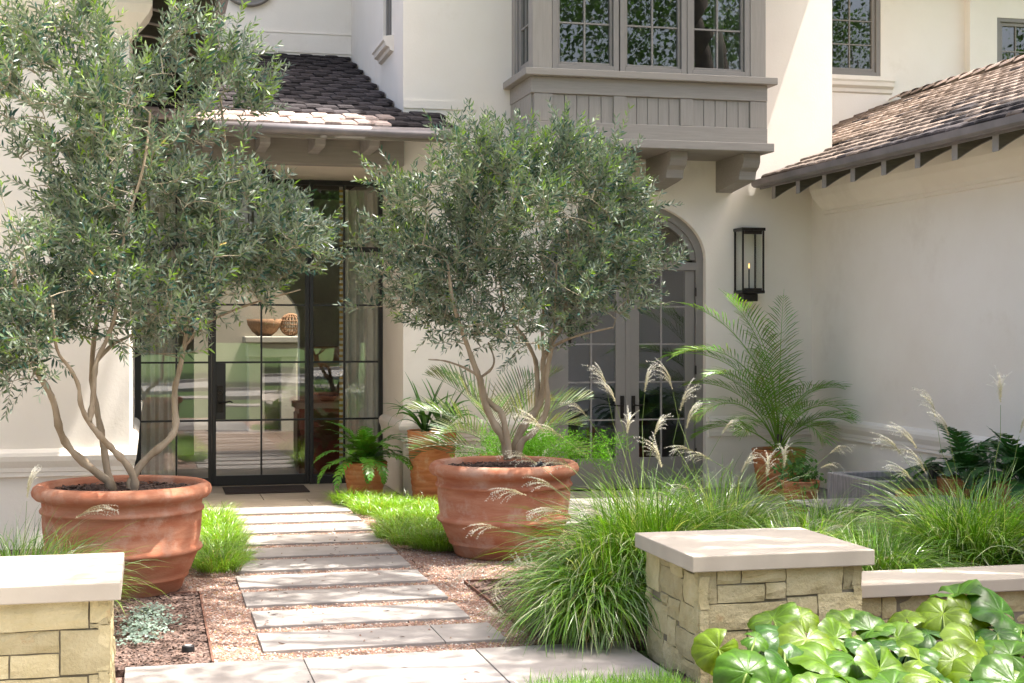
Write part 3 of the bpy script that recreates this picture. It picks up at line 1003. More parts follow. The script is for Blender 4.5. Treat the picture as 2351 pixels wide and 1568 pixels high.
# door leaf
dl0, dl1 = xp0b - .026, xp1a + .026
MB().box(dl0, dl0 + .045, YD - .035, YD + .03, .005, 2.73).build('stile', M['steel'], ED, bevel=.003)
MB().box(dl1 - .045, dl1, YD - .035, YD + .03, .005, 2.73).build('stile', M['steel'], ED, bevel=.003)
MB().box(dl0 + .045, dl1 - .045, YD - .035, YD + .03, .005, .12).build('kick_plate', M['steel'], ED, bevel=.003)
MB().box(dl0 + .045, dl1 - .045, YD - .035, YD + .03, 2.67, 2.73).build('top_rail', M['steel'], ED, bevel=.003)
MB().box(xm1 - .010, xm1 + .010, YD - .02, YD + .02, .12, 2.67).build('muntin', M['steel'], ED)
for z in rowz[1:4]:
    MB().box(dl0 + .045, dl1 - .045, YD - .019, YD + .019, z - .011, z + .011).build('muntin', M['steel'], ED)
for a, b_ in ((dl0 + .045, xm1), (xm1, dl1 - .045)):
    for j in range(4):
        pane(a, b_, max(rowz[j], .12), min(rowz[j + 1], 2.67), ED)
lx1 = dx(518)
MB().box(dl0 + .045, lx1, YD - .033, YD + .03, .775, 1.424).build('lock_panel', M['steel'], ED, bevel=.003)
lc = dx(505)
MB().box(lc - .035, lc + .035, YD - .046, YD - .033, .86, 1.17).build('escutcheon', M['bronze'], ED, bevel=.004)
MB().lathe([(0, -.015), (.024, -.012), (.026, 0)], 20).build('lock_cylinder', M['bronze'], ED)
o = bpy.data.objects['lock_cylinder']
o.matrix_basis = Matrix.Translation((lc, YD - .047, 1.09)) @ Matrix.Rotation(R(-90), 4, 'X')
MB().tube([(lc - .01, YD - .04, .965), (lc - .01, YD - .085, .965), (lc + .02, YD - .095, .96), (lc + .06, YD - .095, .975), (lc + .11, YD - .09, .985), (lc + .14, YD - .085, .972)], [.013, .012, .011, .010, .009, .007], 10).build('lever_handle', M['bronze'], ED, smooth=True)

# --- arched garden doors
GD = sub('garden_doors', house)
GY = YF + .13


def gx(x):
    return atY((1500 + x * .5955) / 1.7422, 900, GY).x


def gz(y):
    return atY(1440, (1000 + y * .5955) / 1.7422, GY).z


fr = MB()
TZ = 2.50                                     # transom bar
for (a, b_) in ((FX0 + .002, FX0 + .09), (FX1 - .09, FX1 - .002)):
    fr.box(a, b_, GY - .05, GY + .08, -.02, FS)
fr.box(FX0 + .09, FX1 - .09, GY - .05, GY + .08, TZ, TZ + .09)
a2 = [(FC - (FA - .09) * math.cos(math.pi * i / 28), FS + (FZ - FS - .09) * math.sin(math.pi * i / 28)) for i in range(29)]
a3 = [(FC - (FA - .15) * math.cos(math.pi * i / 28), FS + (FZ - FS - .15) * math.sin(math.pi * i / 28)) for i in range(29)]
for o_, i_, y0, y1 in ((arc, a2, GY - .05, GY + .08), (a2, a3, GY - .02, GY + .06)):
    for k in range(28):
        V = [(o_[k][0], y0, o_[k][1] - .001), (o_[k + 1][0], y0, o_[k + 1][1] - .001), (i_[k + 1][0], y0, i_[k + 1][1]), (i_[k][0], y0, i_[k][1])]
        V += [(p[0], y1, p[2]) for p in V]
        fr.add(V, [(0, 1, 2, 3), (3, 2, 6, 7), (0, 4, 5, 1), (7, 6, 5, 4)])
fr.build('frame', M['taupe_s'], GD)
MB().add([(FC - FA * .8, GY + .03, TZ + .09)] + [(p[0], GY + .03, p[1]) for p in a3] + [(FC + FA * .8, GY + .03, TZ + .09)], [tuple(range(31))]).build('fanlight_pane', M['glass'], GD)
cols = ((gx(1295), gx(1450), gx(1613), FX0 + .095, gx(1690) - .004), (gx(1770), gx(1920), gx(2078), gx(1690) + .004, FX1 - .095))
gzs = [gz(1395), gz(1140), gz(887), gz(632), gz(380), gz(125)]
for (g0, gm, g1, l0, l1) in cols:
    MB().box(l0, g0, GY - .02, GY + .03, .0, TZ - .005).build('door_stile', M['taupe_s'], GD, bevel=.004)
    MB().box(g1, l1, GY - .02, GY + .03, .0, TZ - .005).build('door_stile', M['taupe_s'], GD, bevel=.004)
    MB().box(g0, g1, GY - .02, GY + .03, .0, gzs[0]).build('door_rail', M['taupe_s'], GD, bevel=.004)
    MB().box(g0, g1, GY - .02, GY + .03, gzs[5], TZ - .005).build('door_rail', M['taupe_s'], GD, bevel=.004)
    MB().box(gm - .010, gm + .010, GY - .012, GY + .012, gzs[0], gzs[5]).build('muntin', M['rafter_end'], GD)
    for z in gzs[1:5]:
        MB().box(g0, g1, GY - .010, GY + .010, z - .009, z + .009).build('muntin', M['rafter_end'], GD)
    for a, b_ in ((g0, gm), (gm, g1)):
        for j in range(5):
            e = random.uniform(-.003, .003)
            MB().add([(a, GY + .004 + e, gzs[j]), (b_, GY + .004 - e, gzs[j]), (b_, GY + .004 - e, gzs[j + 1]), (a, GY + .004 + e, gzs[j + 1])], [(0, 1, 2, 3)]).build('pane', M['glass'], GD)
MB().box(gx(1690) - .022, gx(1690) + .022, GY - .032, GY - .02, .01, TZ - .01).build('astragal', M['taupe_s'], GD, bevel=.003)
for hx, s_ in ((gx(1730), 1), (gx(1655), -1)):
    MB().box(hx - .022, hx + .022, GY - .034, GY - .02, .80, 1.06).build('escutcheon', M['bronze'], GD, bevel=.003)
    MB().tube([(hx, GY - .03, .955), (hx, GY - .075, .955), (hx + s_ * .05, GY - .08, .95), (hx + s_ * .12, GY - .08, .955)], .009, 8).build('lever_handle', M['bronze'], GD, smooth=True)
for z in (.35, 1.3, 2.2):
    MB().box(FX1 - .10, FX1 - .085, GY - .058, GY - .05, z, z + .1).build('hinge', M['bronze'], GD)
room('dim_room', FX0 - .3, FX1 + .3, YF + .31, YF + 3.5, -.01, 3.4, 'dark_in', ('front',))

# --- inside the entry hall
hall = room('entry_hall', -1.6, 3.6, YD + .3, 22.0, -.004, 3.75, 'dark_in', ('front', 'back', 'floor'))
MB().box(-1.6, 3.6, YD + .05, 27.5, -.06, -.006).build('hall_floor', M['floor_in'], house)
hb = grid_wall(MB(), 'y', 22.0, 22.3, [-1.6, 3.6], [-.01, 3.75], [(0.62, 2.15, -.01, 2.55)])
hc, ha = 1.385, .765
ar = [(hc - ha * math.cos(math.pi * i / 20), 1.95 + .6 * math.sin(math.pi * i / 20)) for i in range(21)]
for (xa, za), (xb, zb_) in zip(ar[:-1], ar[1:]):
    hb.add([(xa, 22.0, za), (xb, 22.0, zb_), (xb, 22.0, 2.55), (xa, 22.0, 2.55)], [(0, 1, 2, 3)])
    hb.add([(xa, 22.0, za), (xb, 22.0, zb_), (xb, 22.3, zb_), (xa, 22.3, za)], [(0, 1, 2, 3)])
hb.build('hall_arch_wall', M['plaster_in'], house)
MB().box(-3, 6, 27.5, 27.7, -.05, 5).build('rear_room_wall', M['rear_in'], house)  # rear room left without a roof so daylight falls on this wall
mt = sub('stone_mantel', house)
mx0, mx1 = atY(560, 800, 27).x, atY(690, 800, 27).x
mz = atY(620, 772, 27).z
MB().box(mx0, mx1, 26.75, 27.49, mz - .12, mz).build('shelf', M['cap'], mt, bevel=.02)
MB().box(mx0 + .06, mx1 - .06, 26.85, 27.49, mz - .38, mz - .121).build('frieze', M['cap'], mt, bevel=.02)
for a in (mx0 + .08, mx1 - .36):
    MB().box(a, a + .28, 26.9, 27.49, -.05, mz - .381).build('jamb', M['cap'], mt, bevel=.01)

# ================================================================ STONE PIERS AND LOW WALL
def stone_piece(parent, O, U, V, N, u0, u1, v0, v1, proud):
    g = .0035
    nu, nv = max(3, int((u1 - u0) / .07)), max(3, int((v1 - v0) / .07))
    nu, nv = min(nu, 6), min(nv, 5)
    P = []
    for j in range(nv + 1):
        for i in range(nu + 1):
            fu, fv = i / nu, j / nv
            e = min(i, nu - i, j, nv - j) == 0
            cor = (i in (0, nu)) and (j in (0, nv))
            uu = u0 + g + (u1 - u0 - 2 * g) * fu + (random.uniform(-.002, .002) if e else random.uniform(-.01, .01))
            vv = v0 + g + (v1 - v0 - 2 * g) * fv + (random.uniform(-.002, .002) if e else random.uniform(-.01, .01))
            o = proud - (.005 if e else 0) - (.005 if cor else 0) + random.uniform(-.005, .005)
            P.append(O + U * uu + V * vv + N * o)
    Fc = [(j * (nu + 1) + i, j * (nu + 1) + i + 1, (j + 1) * (nu + 1) + i + 1, (j + 1) * (nu + 1) + i) for j in range(nv) for i in range(nu)]
    ring = [i for i in range(nu + 1)] + [j * (nu + 1) + nu for j in range(1, nv + 1)] + [nv * (nu + 1) + i for i in range(nu - 1, -1, -1)] + [j * (nu + 1) for j in range(nv - 1, 0, -1)]
    n0 = len(P)
    back = [P[i] - N * (proud + .03) for i in ring]
    P += back
    m = len(ring)
    for k in range(m):
        Fc.append((ring[k], ring[(k + 1) % m], n0 + (k + 1) % m, n0 + k))
    MB().add(P, Fc).build('stone', M['stone'], parent)


def ashlar(w, h, seed, big=.42):
    r = random.Random(seed)
    out = []

    def split(u0, u1, v0, v1):
        du, dv = u1 - u0, v1 - v0
        if du > big or (du > dv * 2.6 and du > .2):
            c = u0 + du * r.uniform(.35, .65)
            split(u0, c, v0, v1)
            split(c, u1, v0, v1)
        elif dv > .19 or (dv > .13 and r.random() < .45 and du > .2):
            c = v0 + dv * r.uniform(.4, .6)
            split(u0, u1, v0, c)
            split(u0, u1, c, v1)
        elif du > .3 and r.random() < .5:
            c = u0 + du * r.uniform(.3, .7)
            split(u0, c, v0, v1)
            split(c, u1, v0, v1)
        else:
            out.append((u0, u1, v0, v1))
    n = 3
    hs = [0, h * r.uniform(.28, .36), h * r.uniform(.62, .7), h]
    for i in range(n):
        c = w * r.uniform(.35, .65)
        split(0, c, hs[i], hs[i + 1])
        split(c, w, hs[i], hs[i + 1])
    return out


def pier(label, x0, x1, y0, y1, h, capth, front, side, right=None):
    """x,y extents of the body; cap overhangs"""
    t = thing('stone_pier', label, 'pier', ((x0 + x1) / 2, (y0 + y1) / 2, 0), group='stone piers flanking the front walk')
    z1 = h - capth
    MB().box(x0 + .02, x1 - .02, y0 + .02, y1 - .02, -.06, z1).build('core', M['mortar'], t)
    MB().box(x0 - .045, x1 + .045, y0 - .045, y1 + .045, z1 + .002, h).build('cap_stone', M['cap'], t, bevel=.006)
    for (u0, u1, v0, v1) in front:
        stone_piece(t, Vector((x0, y0 + .02, -.05)), Vector((1, 0, 0)), Vector((0, 0, 1)), Vector((0, -1, 0)), u0, u1, v0, v1, random.uniform(.012, .024))
    for (u0, u1, v0, v1) in side:      # left side, u runs from back to front
        stone_piece(t, Vector((x0 + .02, y1, -.05)), Vector((0, -1, 0)), Vector((0, 0, 1)), Vector((-1, 0, 0)), u0, u1, v0, v1, random.uniform(.012, .024))
    for (u0, u1, v0, v1) in (right or []):
        stone_piece(t, Vector((x1 - .02, y0, -.05)), Vector((0, 1, 0)), Vector((0, 0, 1)), Vector((1, 0, 0)), u0, u1, v0, v1, random.uniform(.012, .024))
    return t


PW, PH = 0.93, 0.62


def fr_blocks(L, w, h):
    return [(a * w, b_ * w, h * (1 - d_), h * (1 - c_)) for a, b_, c_, d_ in L]


FRONT = fr_blocks([(0, .118, 0, .29), (.118, .265, 0, .135), (.265, .53, 0, .13), (.118, .405, .135, .29), (.405, .53, .13, .27), (.53, .88, 0, .25), (.88, 1, 0, .225),
                   (0, .54, .29, .52), (.54, .725, .26, .52), (.725, 1, .24, .5), (0, .30, .52, .76), (.30, .64, .52, .76), (.64, 1, .51, .78), (0, .28, .76, 1), (.28, .7, .76, 1), (.7, 1, .78, 1)], PW, PH)
SIDE = fr_blocks([(0, .27, 0, .36), (.27, .48, 0, .10), (.48, .72, 0, .13), (.27, .66, .10, .34), (.72, 1, .05, .33), (.66, .72, .13, .33), (.27, .42, .34, .44), (.42, .64, .34, .52), (.64, 1, .33, .56),
                  (0, .10, .36, .62), (.10, .42, .44, .70), (.42, .58, .52, .76), (.58, 1, .56, .80), (0, .32, .70, 1), (.32, .68, .76, 1), (.68, 1, .80, 1)], .85, PH)
pier('square limestone pier at the right of the walk, behind the leopard plants', 2.735, 2.735 + PW, 7.16, 8.0, 0.648, .085, FRONT, SIDE, ashlar(.84, PH, 5))
LFRONT = [(PW - b_, PW - a, c_, d_) for a, b_, c_, d_ in ashlar(PW, PH, 23, .5)]
def _m(x):
    return .417 + x * .000684


LF = [(u0, u1, PH - b_, PH - a) for u0, u1, a, b_ in (
    (.167, _m(608), 0, .14), (_m(608), PW, 0, .115), (_m(608), PW, .115, .14), (.217, _m(418), .14, .245), (_m(418), PW, .14, .35), (.267, _m(97), .245, .355), (_m(97), _m(418), .245, .355),
    (.2, _m(602), .355, .47), (_m(602), PW, .35, .47), (.2, _m(300), .47, .62), (_m(300), _m(602), .47, .62), (_m(602), PW, .47, .62),
    (0, .167, 0, .14), (0, .217, .14, .245), (0, .267, .245, .355), (0, .2, .355, .62))]
pier('square limestone pier at the left edge, in front of the left olive pot', -.175 - PW, -.175, 7.06, 7.92, 0.648, .085, LF, ashlar(.86, PH, 9), ashlar(.86, PH, 31))
lw = thing('low_stone_wall', 'low limestone garden wall running right from the pier behind the leopard plants', 'wall', (5, 7.6, 0))
MB().box(3.70, 8.0, 7.46, 7.78, -.06, .335).build('core', M['mortar'], lw)
x = 3.715
for xb in (5.35, 6.9, 8.0):
    MB().box(x, xb - .004, 7.40, 7.84, .337, .41).build('cap_stone', M['cap'], lw, bevel=.006)
    x = xb
for (u0, u1, v0, v1) in ashlar(4.2, .38, 14, .45):
    stone_piece(lw, Vector((3.72, 7.46, -.05)), Vector((1, 0, 0)), Vector((0, 0, 1)), Vector((0, -1, 0)), u0, u1, v0, v1, random.uniform(.0, .014))

# ================================================================ POTS
BIG = [(0, .0), (.385, 0), (.40, .015), (.425, .085), (.445, .10), (.452, .112), (.448, .128), (.462, .145), (.505, .25), (.518, .275), (.540, .285), (.548, .30), (.540, .318), (.522, .33), (.535, .42), (.541, .50),
       (.542, .555), (.556, .562), (.560, .575), (.552, .588), (.542, .596), (.545, .63), (.55, .645), (.585, .655), (.608, .68), (.612, .705), (.60, .735), (.575, .752), (.545, .752), (.525, .735), (.515, .70), (.50, .60)]


def chips(mb_pos, n, rad, z, parent, dark=1.0):
    a, r_ = rng.uniform(0, 2 * math.pi, n), rad * np.sqrt(rng.uniform(0, 1, n))
    pos = np.stack([mb_pos[0] + r_ * np.cos(a), mb_pos[1] + r_ * np.sin(a), np.full(n, z) + rng.uniform(0, .018, n)], 1)
    return chip_arrays(pos, dark)


def chip_arrays(pos, dark=1.0):
    n = len(pos)
    az = rng.uniform(0, 2 * math.pi, n)
    tl = rng.uniform(-.4, .4, n)
    L, W = rng.uniform(.012, .035, n), rng.uniform(.003, .008, n)
    Y = np.stack([np.cos(az) * np.cos(tl), np.sin(az) * np.cos(tl), np.sin(tl)], 1)
    X = nrm(np.cross(Y, np.tile([0, 0, 1.0], (n, 1)) + rng.normal(0, .3, (n, 3))))
    Z = np.cross(X, Y)
    col = (rng.uniform(.5, 1.6, n)[:, None] * np.array([.105, .066, .05]) + rng.uniform(0, .03, (n, 1))) * dark
    T = [(-1, -1, 0), (1, -.8, 0), (1, 1, 0), (-1, .8, 0), (0, 0, .6)]
    return scatter(T, [(0, 1, 4), (1, 2, 4), (2, 3, 4), (3, 0, 4)], pos, X * W[:, None], Y * L[:, None], Z * .006, col)


def pot(name, label, prof, c, mat, soil_r, soil_z, wob=.0, rot=0, chip=600, group='terracotta pots', n=72):
    t = thing(name, label, 'plant pot', c, group=group)
    MB().lathe(prof, n, c, wob=wob).build('pot_body', mat, t, smooth=True)
    m = MB()
    V = [(c[0], c[1], c[2] + soil_z + .012)]
    for q in range(1, 6):
        for k in range(32):
            w = 2 * math.pi * k / 32
            V.append((c[0] + soil_r * q / 5 * math.cos(w), c[1] + soil_r * q / 5 * math.sin(w), c[2] + soil_z + random.uniform(-.008, .014)))
    Fc = [(0, 1 + k, 1 + (k + 1) % 32) for k in range(32)]
    for q in range(4):
        for k in range(32):
            a = 1 + q * 32
            Fc.append((a + k, a + 32 + k, a + 32 + (k + 1) % 32, a + (k + 1) % 32))
    m.add(V, Fc)
    s = m.build('potting_soil', M['mulch'], t)
    if chip:
        V, Fq, C = chips(c, chip, soil_r * .97, c[2] + soil_z + .006, t, .8)
        o = npmesh('mulch_chips', V, Fq, C, M['chips'], t)
        o["kind"] = "stuff"
    return t


LP = Vector((-.185, 10.68, -.012))
RP = Vector((2.80, 11.72, -.015))
pot('terracotta_pot', 'huge banded terracotta pot on the left beside the stone pier', BIG, LP, M['terra'], .51, .69, chip=1500)
pot('terracotta_pot', 'huge banded terracotta pot right of the path, half behind plumed grass', BIG, RP, M['terra'], .51, .69, chip=1500)


def ribbed(r0, r1, h, n, rib=.007):
    P = [(0, 0), (r0 * .97, 0)]
    steps = n * 7
    for i in range(steps + 1):
        f = i / steps
        r_ = r0 + (r1 - r0) * (f ** .8)
        ph = (f * n) % 1.0
        P.append((r_ + rib * (abs(math.sin(math.pi * ph)) ** .6) - rib * .5, .008 + (h - .03) * f))
    P += [(r1 + .006, h - .012), (r1, h), (r1 - .02, h), (r1 - .026, h - .03), (r1 - .04, h - .12)]
    return P


pot('terracotta_pot', 'short ribbed terracotta pot with fern beside the entry glazing', ribbed(.165, .235, .40, 7), (2.24, 15.78, 0), M['terra_r'], .2, .34, chip=150)
pot('terracotta_pot', 'tall ribbed terracotta pot holding strap-leaved plants at the wall corner', ribbed(.20, .262, .74, 10), (2.93, 15.58, 0), M['terra_r'], .22, .68, chip=100)
pot('terracotta_pot', 'ribbed terracotta pot with feathery palm under the wall lantern', ribbed(.22, .295, .50, 7), (6.76, 15.2, 0), M['terra_r'], .25, .45, chip=200)
pot('terracotta_pot', 'small ribbed terracotta pot beside the concrete basin', ribbed(.13, .19, .30, 5), (6.35, 13.75, 0), M['terra_r'], .16, .26, chip=50)
pot('terracotta_pot', 'wide low ribbed terracotta bowl on the ground before the concrete basin', ribbed(.27, .33, .40, 6), (6.68, 11.72, -.012), M['terra_r'], .29, .34, chip=200)
pot('terracotta_pot', 'ribbed terracotta pot behind the right olive pot, under feathery foliage', ribbed(.2, .26, .6, 8), (3.45, 13.1, -.012), M['terra_r'], .22, .55, chip=0)
pot('terracotta_pot', 'ribbed terracotta pot against the wall left of garden doors, holding grey-green palm', ribbed(.2, .26, .5, 7), (3.62, 15.15, 0), M['terra_r'], .22, .45, chip=0)
pot('terracotta_pot', 'terracotta pot with dark fern at the right edge, nearer one', ribbed(.17, .24, .55, 7), (7.05, 10.95, -.012), M['terra_r'], .2, .5, chip=50)
pot('terracotta_pot', 'terracotta pot with dark fern by the right wall, farther one', ribbed(.17, .24, .52, 7), (7.0, 11.75, -.012), M['terra_r'], .2, .47, chip=50)

# ================================================================ OLIVE TREES
LEAF_V = [(0, 0, 0), (-.5, .32, .10), (-.42, .68, .08), (0, 1, 0), (.42, .68, .08), (.5, .32, .10)]
LEAF_F = [(0, 3, 2, 1), (0, 5, 4, 3)]


def olive(label, stems, ells, n_attr, n_clu, leaf_len, seed, ctr, new_growth=.22):
    g = np.random.default_rng(seed)
    t = thing('olive_tree', label, 'tree', stems[0][0][0] if False else ctr, group='potted olive trees')
    nodes, par, stemr = [], [], []
    tr = MB()
    for pts, r0, r1 in stems:
        P = [Vector(p) for p in pts]
        # smooth the stem by Catmull-Rom
        Q, Rr = [], []
        for i in range(len(P) - 1):
            p0, p1, p2, p3 = P[max(i - 1, 0)], P[i], P[i + 1], P[min(i + 2, len(P) - 1)]
            for k in range(4):
                f = k / 4
                q = .5 * ((2 * p1) + (p2 - p0) * f + (2 * p0 - 5 * p1 + 4 * p2 - p3) * f * f + (3 * p1 - p0 - 3 * p2 + p3) * f ** 3)
                Q.append(q)
        Q.append(P[-1])
        n = len(Q)
        Rr = [(.80 if seed == 3 else .86) * (r0 + (r1 - r0) * (i / (n - 1))) * (1 + .10 * math.sin(i * 1.7 + seed) + .07 * math.sin(i * 4.1) + (.16 if i % 7 == 3 else 0)) for i in range(n)]
        tr.tube(Q, Rr, 9)
        for i in range(n):
            if i > n * .45:
                nodes.append(Q[i])
                stemr.append(Rr[i])
    tr.build('trunk', M['bark'], t, smooth=True)
    N = np.array([list(p) for p in nodes])
    rad = list(stemr)
    # clumps of foliage spread through the crown
    w = np.array([e[3] * e[4] * (e[5] if len(e) > 5 else 1) for e in ells])
    w = w / w.sum()
    clu = []
    while len(clu) < n_clu:
        e = ells[g.choice(len(ells), p=w)]
        d_ = g.normal(size=3)
        d_ /= np.linalg.norm(d_)
        rr = g.uniform(0.15, 1) ** .55
        p = np.array(e[0]) + d_ * rr * np.array([e[1], e[2], e[3]]) if False else np.array([e[0] + d_[0] * rr * e[3], e[1] + d_[1] * rr * e[2], e[2 + 0] * 0 + e[6] + d_[2] * rr * e[4]])
        clu.append(p)
    clu = np.array(clu)
    att = clu[g.integers(0, n_clu, n_attr)] + g.normal(0, 1, (n_attr, 3)) * np.array([.085, .085, .095])
    dist = np.array([np.min(np.linalg.norm(N - a, axis=1)) for a in att])
    att = att[np.argsort(dist)]
    br = MB()
    pos = [np.array(p) for p in N]
    bn = len(pos)
    tips = []
    A = np.zeros((bn + n_attr * 12, 3))
    A[:bn] = N
    cnt = bn
    for a in att:
        dv = a - A[:cnt]
        dd = np.linalg.norm(dv, axis=1)
        cost = dd + 0.8 * np.maximum(0, -dv[:, 2]) + .25 * np.maximum(0, dd - .5)
        j = int(np.argmin(cost))
        L = dd[j]
        s = A[j].copy()
        if L < .02:
            continue
        st = max(2, min(9, int(L / .08) + 1))
        c = s + (a - s) * .5 + np.array([0, 0, .12 * L]) + g.normal(0, .08 * L, 3)
        P = []
        for k in range(st + 1):
            f = k / st
            P.append((1 - f) ** 2 * s + 2 * f * (1 - f) * c + f * f * a)
        r0 = min(.016, .0032 + .010 * L)
        br.tube(P, [r0 + (.0022 - r0) * k / st for k in range(st + 1)], 4, cap=False)
        for p in P[1:]:
            if cnt < len(A):
                A[cnt] = p
                cnt += 1
        tips.append((a, P[-1] - P[-2]))
    br.build('branches', M['twig'], t, smooth=True)
    # twigs with opposite leaves
    cc = clu.mean(axis=0)
    top = clu[:, 2].max()
    LPos, LY, LN, LS, LC = [], [], [], [], []
    tw = MB()
    for a, d0 in tips:
        for q in range(2 if g.random() < .55 else 3):
            out = a - cc
            out = out / (np.linalg.norm(out) + 1e-6)
            d_ = d0 / (np.linalg.norm(d0) + 1e-6) * .5 + out * .45 + np.array([0, 0, .55]) + g.normal(0, .45, 3)
            d_ /= np.linalg.norm(d_)
            L = g.uniform(.10, .24) * (1.35 if a[2] > top - .7 else 1)
            bend = np.array([0, 0, g.uniform(-.25, .35)])
            n = int(L / .023)
            P = [a + d_ * L * k / 5 + bend * L * (k / 5) ** 2 for k in range(6)]
            tw.tube(P, [.0022, .002, .0018, .0015, .0012, .0008], 3, cap=False)
            sd = np.cross(d_, g.normal(0, 1, 3))
            sd /= np.linalg.norm(sd)
            sd2 = np.cross(d_, sd)
            young = g.random() < new_growth + (.25 if a[2] > top - .8 else 0)
            for k in range(n):
                f = (k + .6) / n
                p = a + d_ * L * f + bend * L * f * f
                s_ = sd if k % 2 else sd2
                for sg in (1, -1):
                    if g.random() < .06:
                        continue
                    y = d_ * (.55 + .5 * f) + s_ * sg * (1.0 - .35 * f) + g.normal(0, .16, 3)
                    y /= np.linalg.norm(y)
                    nn = np.cross(s_ * sg, d_)
                    nn = nn + np.array([0, 0, .6]) + g.normal(0, .45, 3)
                    nn = nn - y * nn.dot(y)
                    nn /= (np.linalg.norm(nn) + 1e-9)
                    LPos.append(p)
                    LY.append(y)
                    LN.append(nn)
                    LS.append(leaf_len * g.uniform(.65, 1.15) * (1 - .25 * f))
                    if young and f > .55:
                        LC.append(np.array([.17, .28, .015]) * g.uniform(.75, 1.25))
                    else:
                        v = g.uniform(.6, 1.35)
                        qq = g.random()
                        LC.append((np.array([.030, .082, .058]) if qq < .44 else np.array([.085, .135, .055]) if qq < .77 else np.array([.19, .23, .165])) * v)
    # a few yellowed leaves
    LC = np.array(LC)
    for i in g.integers(0, len(LC), 25):
        LC[i] = (.42, .26, .02)
    LPos, LY, LN, LS = map(np.array, (LPos, LY, LN, LS))
    LX = np.cross(LY, LN)
    V, Fq, C = scatter(LEAF_V, LEAF_F, LPos, LX * (LS * .22)[:, None], LY * LS[:, None], LN * (LS * .3)[:, None], LC)
    tw.build('twigs', M['twig'], t)
    o = npmesh('crown', V, Fq, C, M['olive'], t)
    o["kind"] = "stuff"
    print('olive', len(LPos))
    return t


def E(x, y, Y, rx, ry, rd, wt=1.0):
    """crown ellipsoid from a sight line: centre on plane Y, half sizes in drawing units, depth in metres"""
    p = atY(x, y, Y)
    px = (atY(x + 100, y, Y) - p).length / 100
    return (p.x, p.y, rd, rx * px, ry * px, wt, p.z)


def stem(pts, Y0, dY, r0, r1):
    n = len(pts)
    return ([tuple(atY(x, y, Y0 + dY * (i / (n - 1)) ** 1.2)) for i, (x, y) in enumerate(pts)], r0, r1)


YLP, YRP = LP.y, RP.y
stL = [stem([(262, 1130), (248, 1105), (222, 1085), (165, 1035), (138, 990), (125, 930), (108, 890), (82, 850), (62, 790), (40, 700), (30, 600)], YLP - .02, -.35, .040, .016),
       stem([(258, 1130), (247, 1085), (237, 1020), (226, 960), (213, 890), (212, 820), (222, 740), (240, 640), (250, 540), (245, 430)], YLP + .10, .45, .036, .012),
       stem([(308, 1130), (308, 1100), (290, 1065), (262, 1035), (238, 1010), (205, 970), (186, 930), (180, 885), (160, 845), (130, 800), (120, 700)], YLP - .1, -.45, .036, .010),
       stem([(205, 968), (212, 930), (216, 880), (222, 830), (245, 780), (265, 720), (272, 640), (290, 520), (330, 380), (345, 260)], YLP - .3, .1, .026, .009),
       stem([(300, 1130), (305, 1098), (335, 1055), (385, 1012), (403, 980), (401, 930), (402, 890), (412, 850), (424, 790), (440, 700), (470, 600), (500, 500), (520, 380), (505, 220)], YLP + .05, .35, .038, .010),
       stem([(424, 795), (470, 745), (530, 715), (600, 690), (690, 665)], YLP + .25, -.15, .016, .006),
       stem([(222, 830), (260, 790), (300, 770), (370, 720), (420, 620)], YLP + .2, .5, .018, .007)]
elL = [E(340, 350, YLP, 250, 190, .75, .9), E(240, 590, YLP, 285, 200, .85), E(560, 560, YLP + .1, 165, 165, .6), E(420, 150, YLP + .1, 130, 140, .5, .45), E(70, 690, YLP - .3, 130, 130, .6),
       E(200, 190, YLP, 90, 130, .4, .35), E(15, 260, YLP - .4, 55, 150, .35, .6), E(640, 600, YLP + .05, 85, 80, .4), E(560, 180, YLP + .1, 60, 90, .35, .5), E(330, 690, YLP, 180, 100, .7, .7), E(60, 800, YLP - .45, 110, 75, .4, 1.0), E(440, 70, YLP + .1, 90, 80, .35, .8), E(190, 90, YLP, 70, 90, .3, .7), E(20, 180, YLP - .4, 50, 110, .3, .8), E(310, 120, YLP, 80, 90, .4, .6)]
olive('tall multi-stemmed olive tree in the left terracotta pot', stL, elL, 1200, 180, .078, 3, LP + Vector((0, 0, .63)), new_growth=.28)


def z7(x, y):
    return ((1500 + x * .5955) / 1.7422, (1000 + y * .5955) / 1.7422)


def stem7(pts, Y0, dY, r0, r1):
    return stem([z7(*p) for p in pts], Y0, dY, r0, r1)


